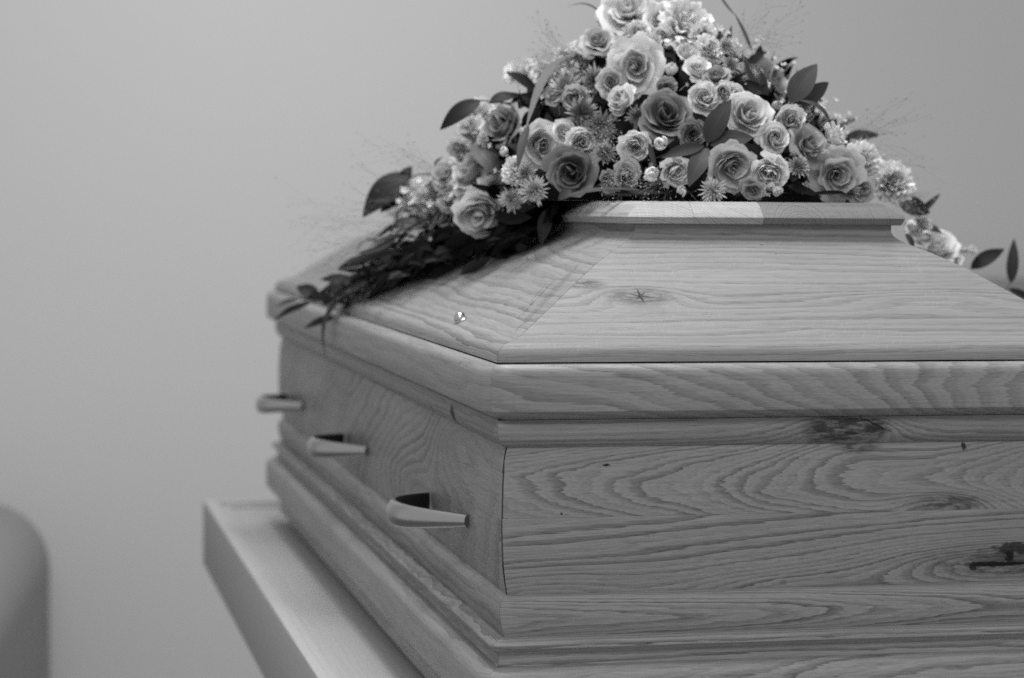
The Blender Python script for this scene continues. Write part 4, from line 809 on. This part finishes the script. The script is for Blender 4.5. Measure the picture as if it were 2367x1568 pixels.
sprig('leaf_sprig','group of folded dark leaves hanging over the left slope at the plate end',[((0.1749,0.5000,0.1556),(0.1079,0.5800,0.0985),0.0205,(-0.3115,-0.4894,0.8145),0.06,'m',0.40,0.60),((0.1506,0.5200,0.1503),(0.1138,0.5700,0.1082),0.0134,(-0.4387,-0.6559,0.6143),0.10,'d',0.40,0.40),((0.1602,0.4700,0.1504),(0.1502,0.4700,0.1069),0.0172,(-0.4783,-0.8659,0.1462),0.03,'m',0.40,0.30),((0.1802,0.5000,0.1597),(0.1233,0.5400,0.1397),0.0174,(-0.1769,-0.8083,0.5615),0.08,'g',0.30,0.30),((0.1682,0.4600,0.1555),(0.1503,0.4600,0.1302),0.0111,(-0.4783,-0.8659,0.1462),0.03,'b',0.30,0.30),((0.1524,0.6000,0.1158),(0.0999,0.7200,0.0783),0.0106,(-0.1221,-0.5408,0.8322),0.05,'m',0.30,0.30),((0.1847,0.5300,0.1376),(0.1427,0.5800,0.1081),0.0135,(-0.1221,-0.5408,0.8322),0.03,'b',0.30,0.30)],None,'leaf sprigs in the flower arrangement')
sprig('leaf_sprig','grey strap-like leaf bending down the left front of the dome',[((0.2116,0.5500,0.3379),(0.1156,0.4000,0.2384),0.0135,(-0.6136,-0.7579,0.2215),0.10,'g',0.20,0.30),((0.1191,0.4000,0.2443),(0.0978,0.3600,0.1911),0.0108,(-0.5469,-0.8049,0.2304),0.05,'m',0.20,0.20)],None,'leaf sprigs in the flower arrangement')
sprig('leaf_sprig','thin curling leaf and small dark leaves at the upper left outline',[((0.2450,0.5500,0.3801),(0.2043,0.5800,0.3935),0.0052,(-0.0562,-0.2267,0.9723),0.18,'d',0.30,0.30),((0.2600,0.5200,0.3586),(0.2358,0.5400,0.3523),0.0134,(-0.1221,-0.5408,0.8322),0.15,'b',0.20,0.00),((0.2361,0.5200,0.3478),(0.2116,0.5500,0.3420),0.0114,(-0.1448,-0.6506,0.7455),0.05,'d',0.20,0.00),((0.2544,0.5400,0.3682),(0.2434,0.5500,0.3801),0.0052,(-0.1448,-0.6506,0.7455),0.00,'d',0.20,0.00)],None,'leaf sprigs in the flower arrangement')
sprig('leaf_sprig','thin grass-like blade curving up and out of the frame at the top right',[((0.4149,0.5000,0.3391),(0.3983,0.5200,0.3868),0.0052,(0.2374,-0.8911,0.3867),0.03,'m',0.30,0.20),((0.3994,0.5200,0.3837),(0.3812,0.5400,0.4166),0.0037,(0.2374,-0.8911,0.3867),-0.05,'m',0.30,0.20)],None,'leaf sprigs in the flower arrangement')
sprig('leaf_sprig','flat dark blades lying along the front edge of the plate, left half',[((0.1381,0.2900,0.1637),(0.2157,0.2700,0.1700),0.0095,(-0.1221,-0.5408,0.8322),0.05,'m',0.20,0.30),((0.2578,0.2800,0.1666),(0.1720,0.2700,0.1639),0.0076,(-0.1221,-0.5408,0.8322),0.03,'d',0.20,0.20),((0.1991,0.3000,0.1747),(0.2256,0.2700,0.1630),0.0076,(-0.1749,-0.7982,0.5765),0.05,'d',0.20,0.20),((0.1453,0.3000,0.1695),(0.1307,0.3000,0.1589),0.0114,(-0.1849,-0.8482,0.4964),0.05,'m',0.20,0.20),((0.2249,0.2700,0.2218),(0.2303,0.2600,0.1935),0.0066,(-0.5469,-0.8049,0.2304),0.03,'m',0.30,0.20)],None,'leaf sprigs in the flower arrangement')
sprig('leaf_sprig','flat dark blades lying along the front edge of the plate, right half',[((0.3192,0.2700,0.1638),(0.3891,0.2700,0.1678),0.0095,(-0.1221,-0.5408,0.8322),0.05,'b',0.20,0.20),((0.3472,0.2800,0.1760),(0.3242,0.2700,0.1624),0.0086,(-0.1849,-0.8482,0.4964),0.05,'m',0.20,0.20),((0.3907,0.2900,0.1765),(0.4280,0.2800,0.1633),0.0125,(-0.1646,-0.7474,0.6437),0.05,'d',0.20,0.20),((0.2911,0.2600,0.1895),(0.3012,0.2600,0.1707),0.0066,(-0.2039,-0.9464,0.2505),0.05,'m',0.30,0.20),((0.4077,0.2800,0.1660),(0.4916,0.3000,0.1649),0.0096,(-0.1221,-0.5408,0.8322),0.05,'b',0.20,0.20),((0.3923,0.2800,0.1813),(0.4091,0.3000,0.1961),0.0106,(-0.1988,-0.9190,0.3404),0.05,'d',0.20,0.00)],None,'leaf sprigs in the flower arrangement')
sprig('leaf_sprig','single dark grey leaf between the left rose and the white bloom',[((0.1144,0.5500,0.1872),(0.0895,0.6000,0.2259),0.0270,(0.1643,-0.9328,0.3207),0.12,'g',0.15,0.30),((0.1015,0.6200,0.2292),(0.0863,0.6400,0.2401),0.0074,(-0.1769,-0.8083,0.5615),0.10,'d',0.20,0.00)],None,'leaf sprigs in the flower arrangement')
plume((0.0892,0.8500,0.1265),(-0.9894,0.1043,-0.1012),0.1889,0.45,26,'fine grass plume reaching out over the left slope of the lid','grass plumes in the flower arrangement',1,False)
plume((0.1049,0.7500,0.1718),(-0.9373,0.1227,0.3262),0.1386,0.50,18,'fine grass plume in front of the wall at the left, above the dark leaf','grass plumes in the flower arrangement',2,False)
plume((0.2268,0.6000,0.3097),(-0.8516,-0.0989,0.5148),0.0902,0.60,22,'fine grass plume on the upper left outline of the dome','grass plumes in the flower arrangement',3,False)
plume((0.3836,0.5000,0.3281),(0.7158,-0.2108,0.6657),0.1089,0.45,13,'fine grass plume at the upper right above the big leaves','grass plumes in the flower arrangement',4,False)
plume((0.4876,0.4500,0.2198),(0.9251,-0.2821,0.2541),0.1338,0.50,14,'fine grass plume reaching out at the right flank','grass plumes in the flower arrangement',5,False)
plume((0.2633,0.3000,0.1897),(-0.6162,-0.6602,-0.4294),0.0623,0.90,20,'bright fine grass plume hanging over the plate edge below the white buds','grass plumes in the flower arrangement',6,True)
plume((0.1939,0.3400,0.2377),(-0.2999,-0.9435,-0.1412),0.0531,1.00,24,'hazy grass plume around the dark thistle-like bloom','grass plumes in the flower arrangement',7,True)
plume((0.1876,0.4600,0.3016),(-0.5040,-0.8497,0.1548),0.0554,0.90,26,'hazy grass plume over the grey star-shaped blooms at the left','grass plumes in the flower arrangement',8,True)
plume((0.1941,0.3000,0.1890),(-0.0925,-0.9315,-0.3519),0.0524,0.90,18,'bright fine grass plume right of the low dark rose','grass plumes in the flower arrangement',9,True)
plume((0.0444,0.9300,0.0670),(-0.7588,0.0223,-0.6510),0.1172,0.35,9,'dark lacy grass plume trailing with the greenery down the left slope','grass plumes in the flower arrangement',10,True,grav=0.6)
plume((0.5795,0.4600,0.1745),(0.4419,-0.7166,-0.5396),0.0677,0.70,20,'fine grass plume hanging at the right end of the plate','grass plumes in the flower arrangement',12,True)
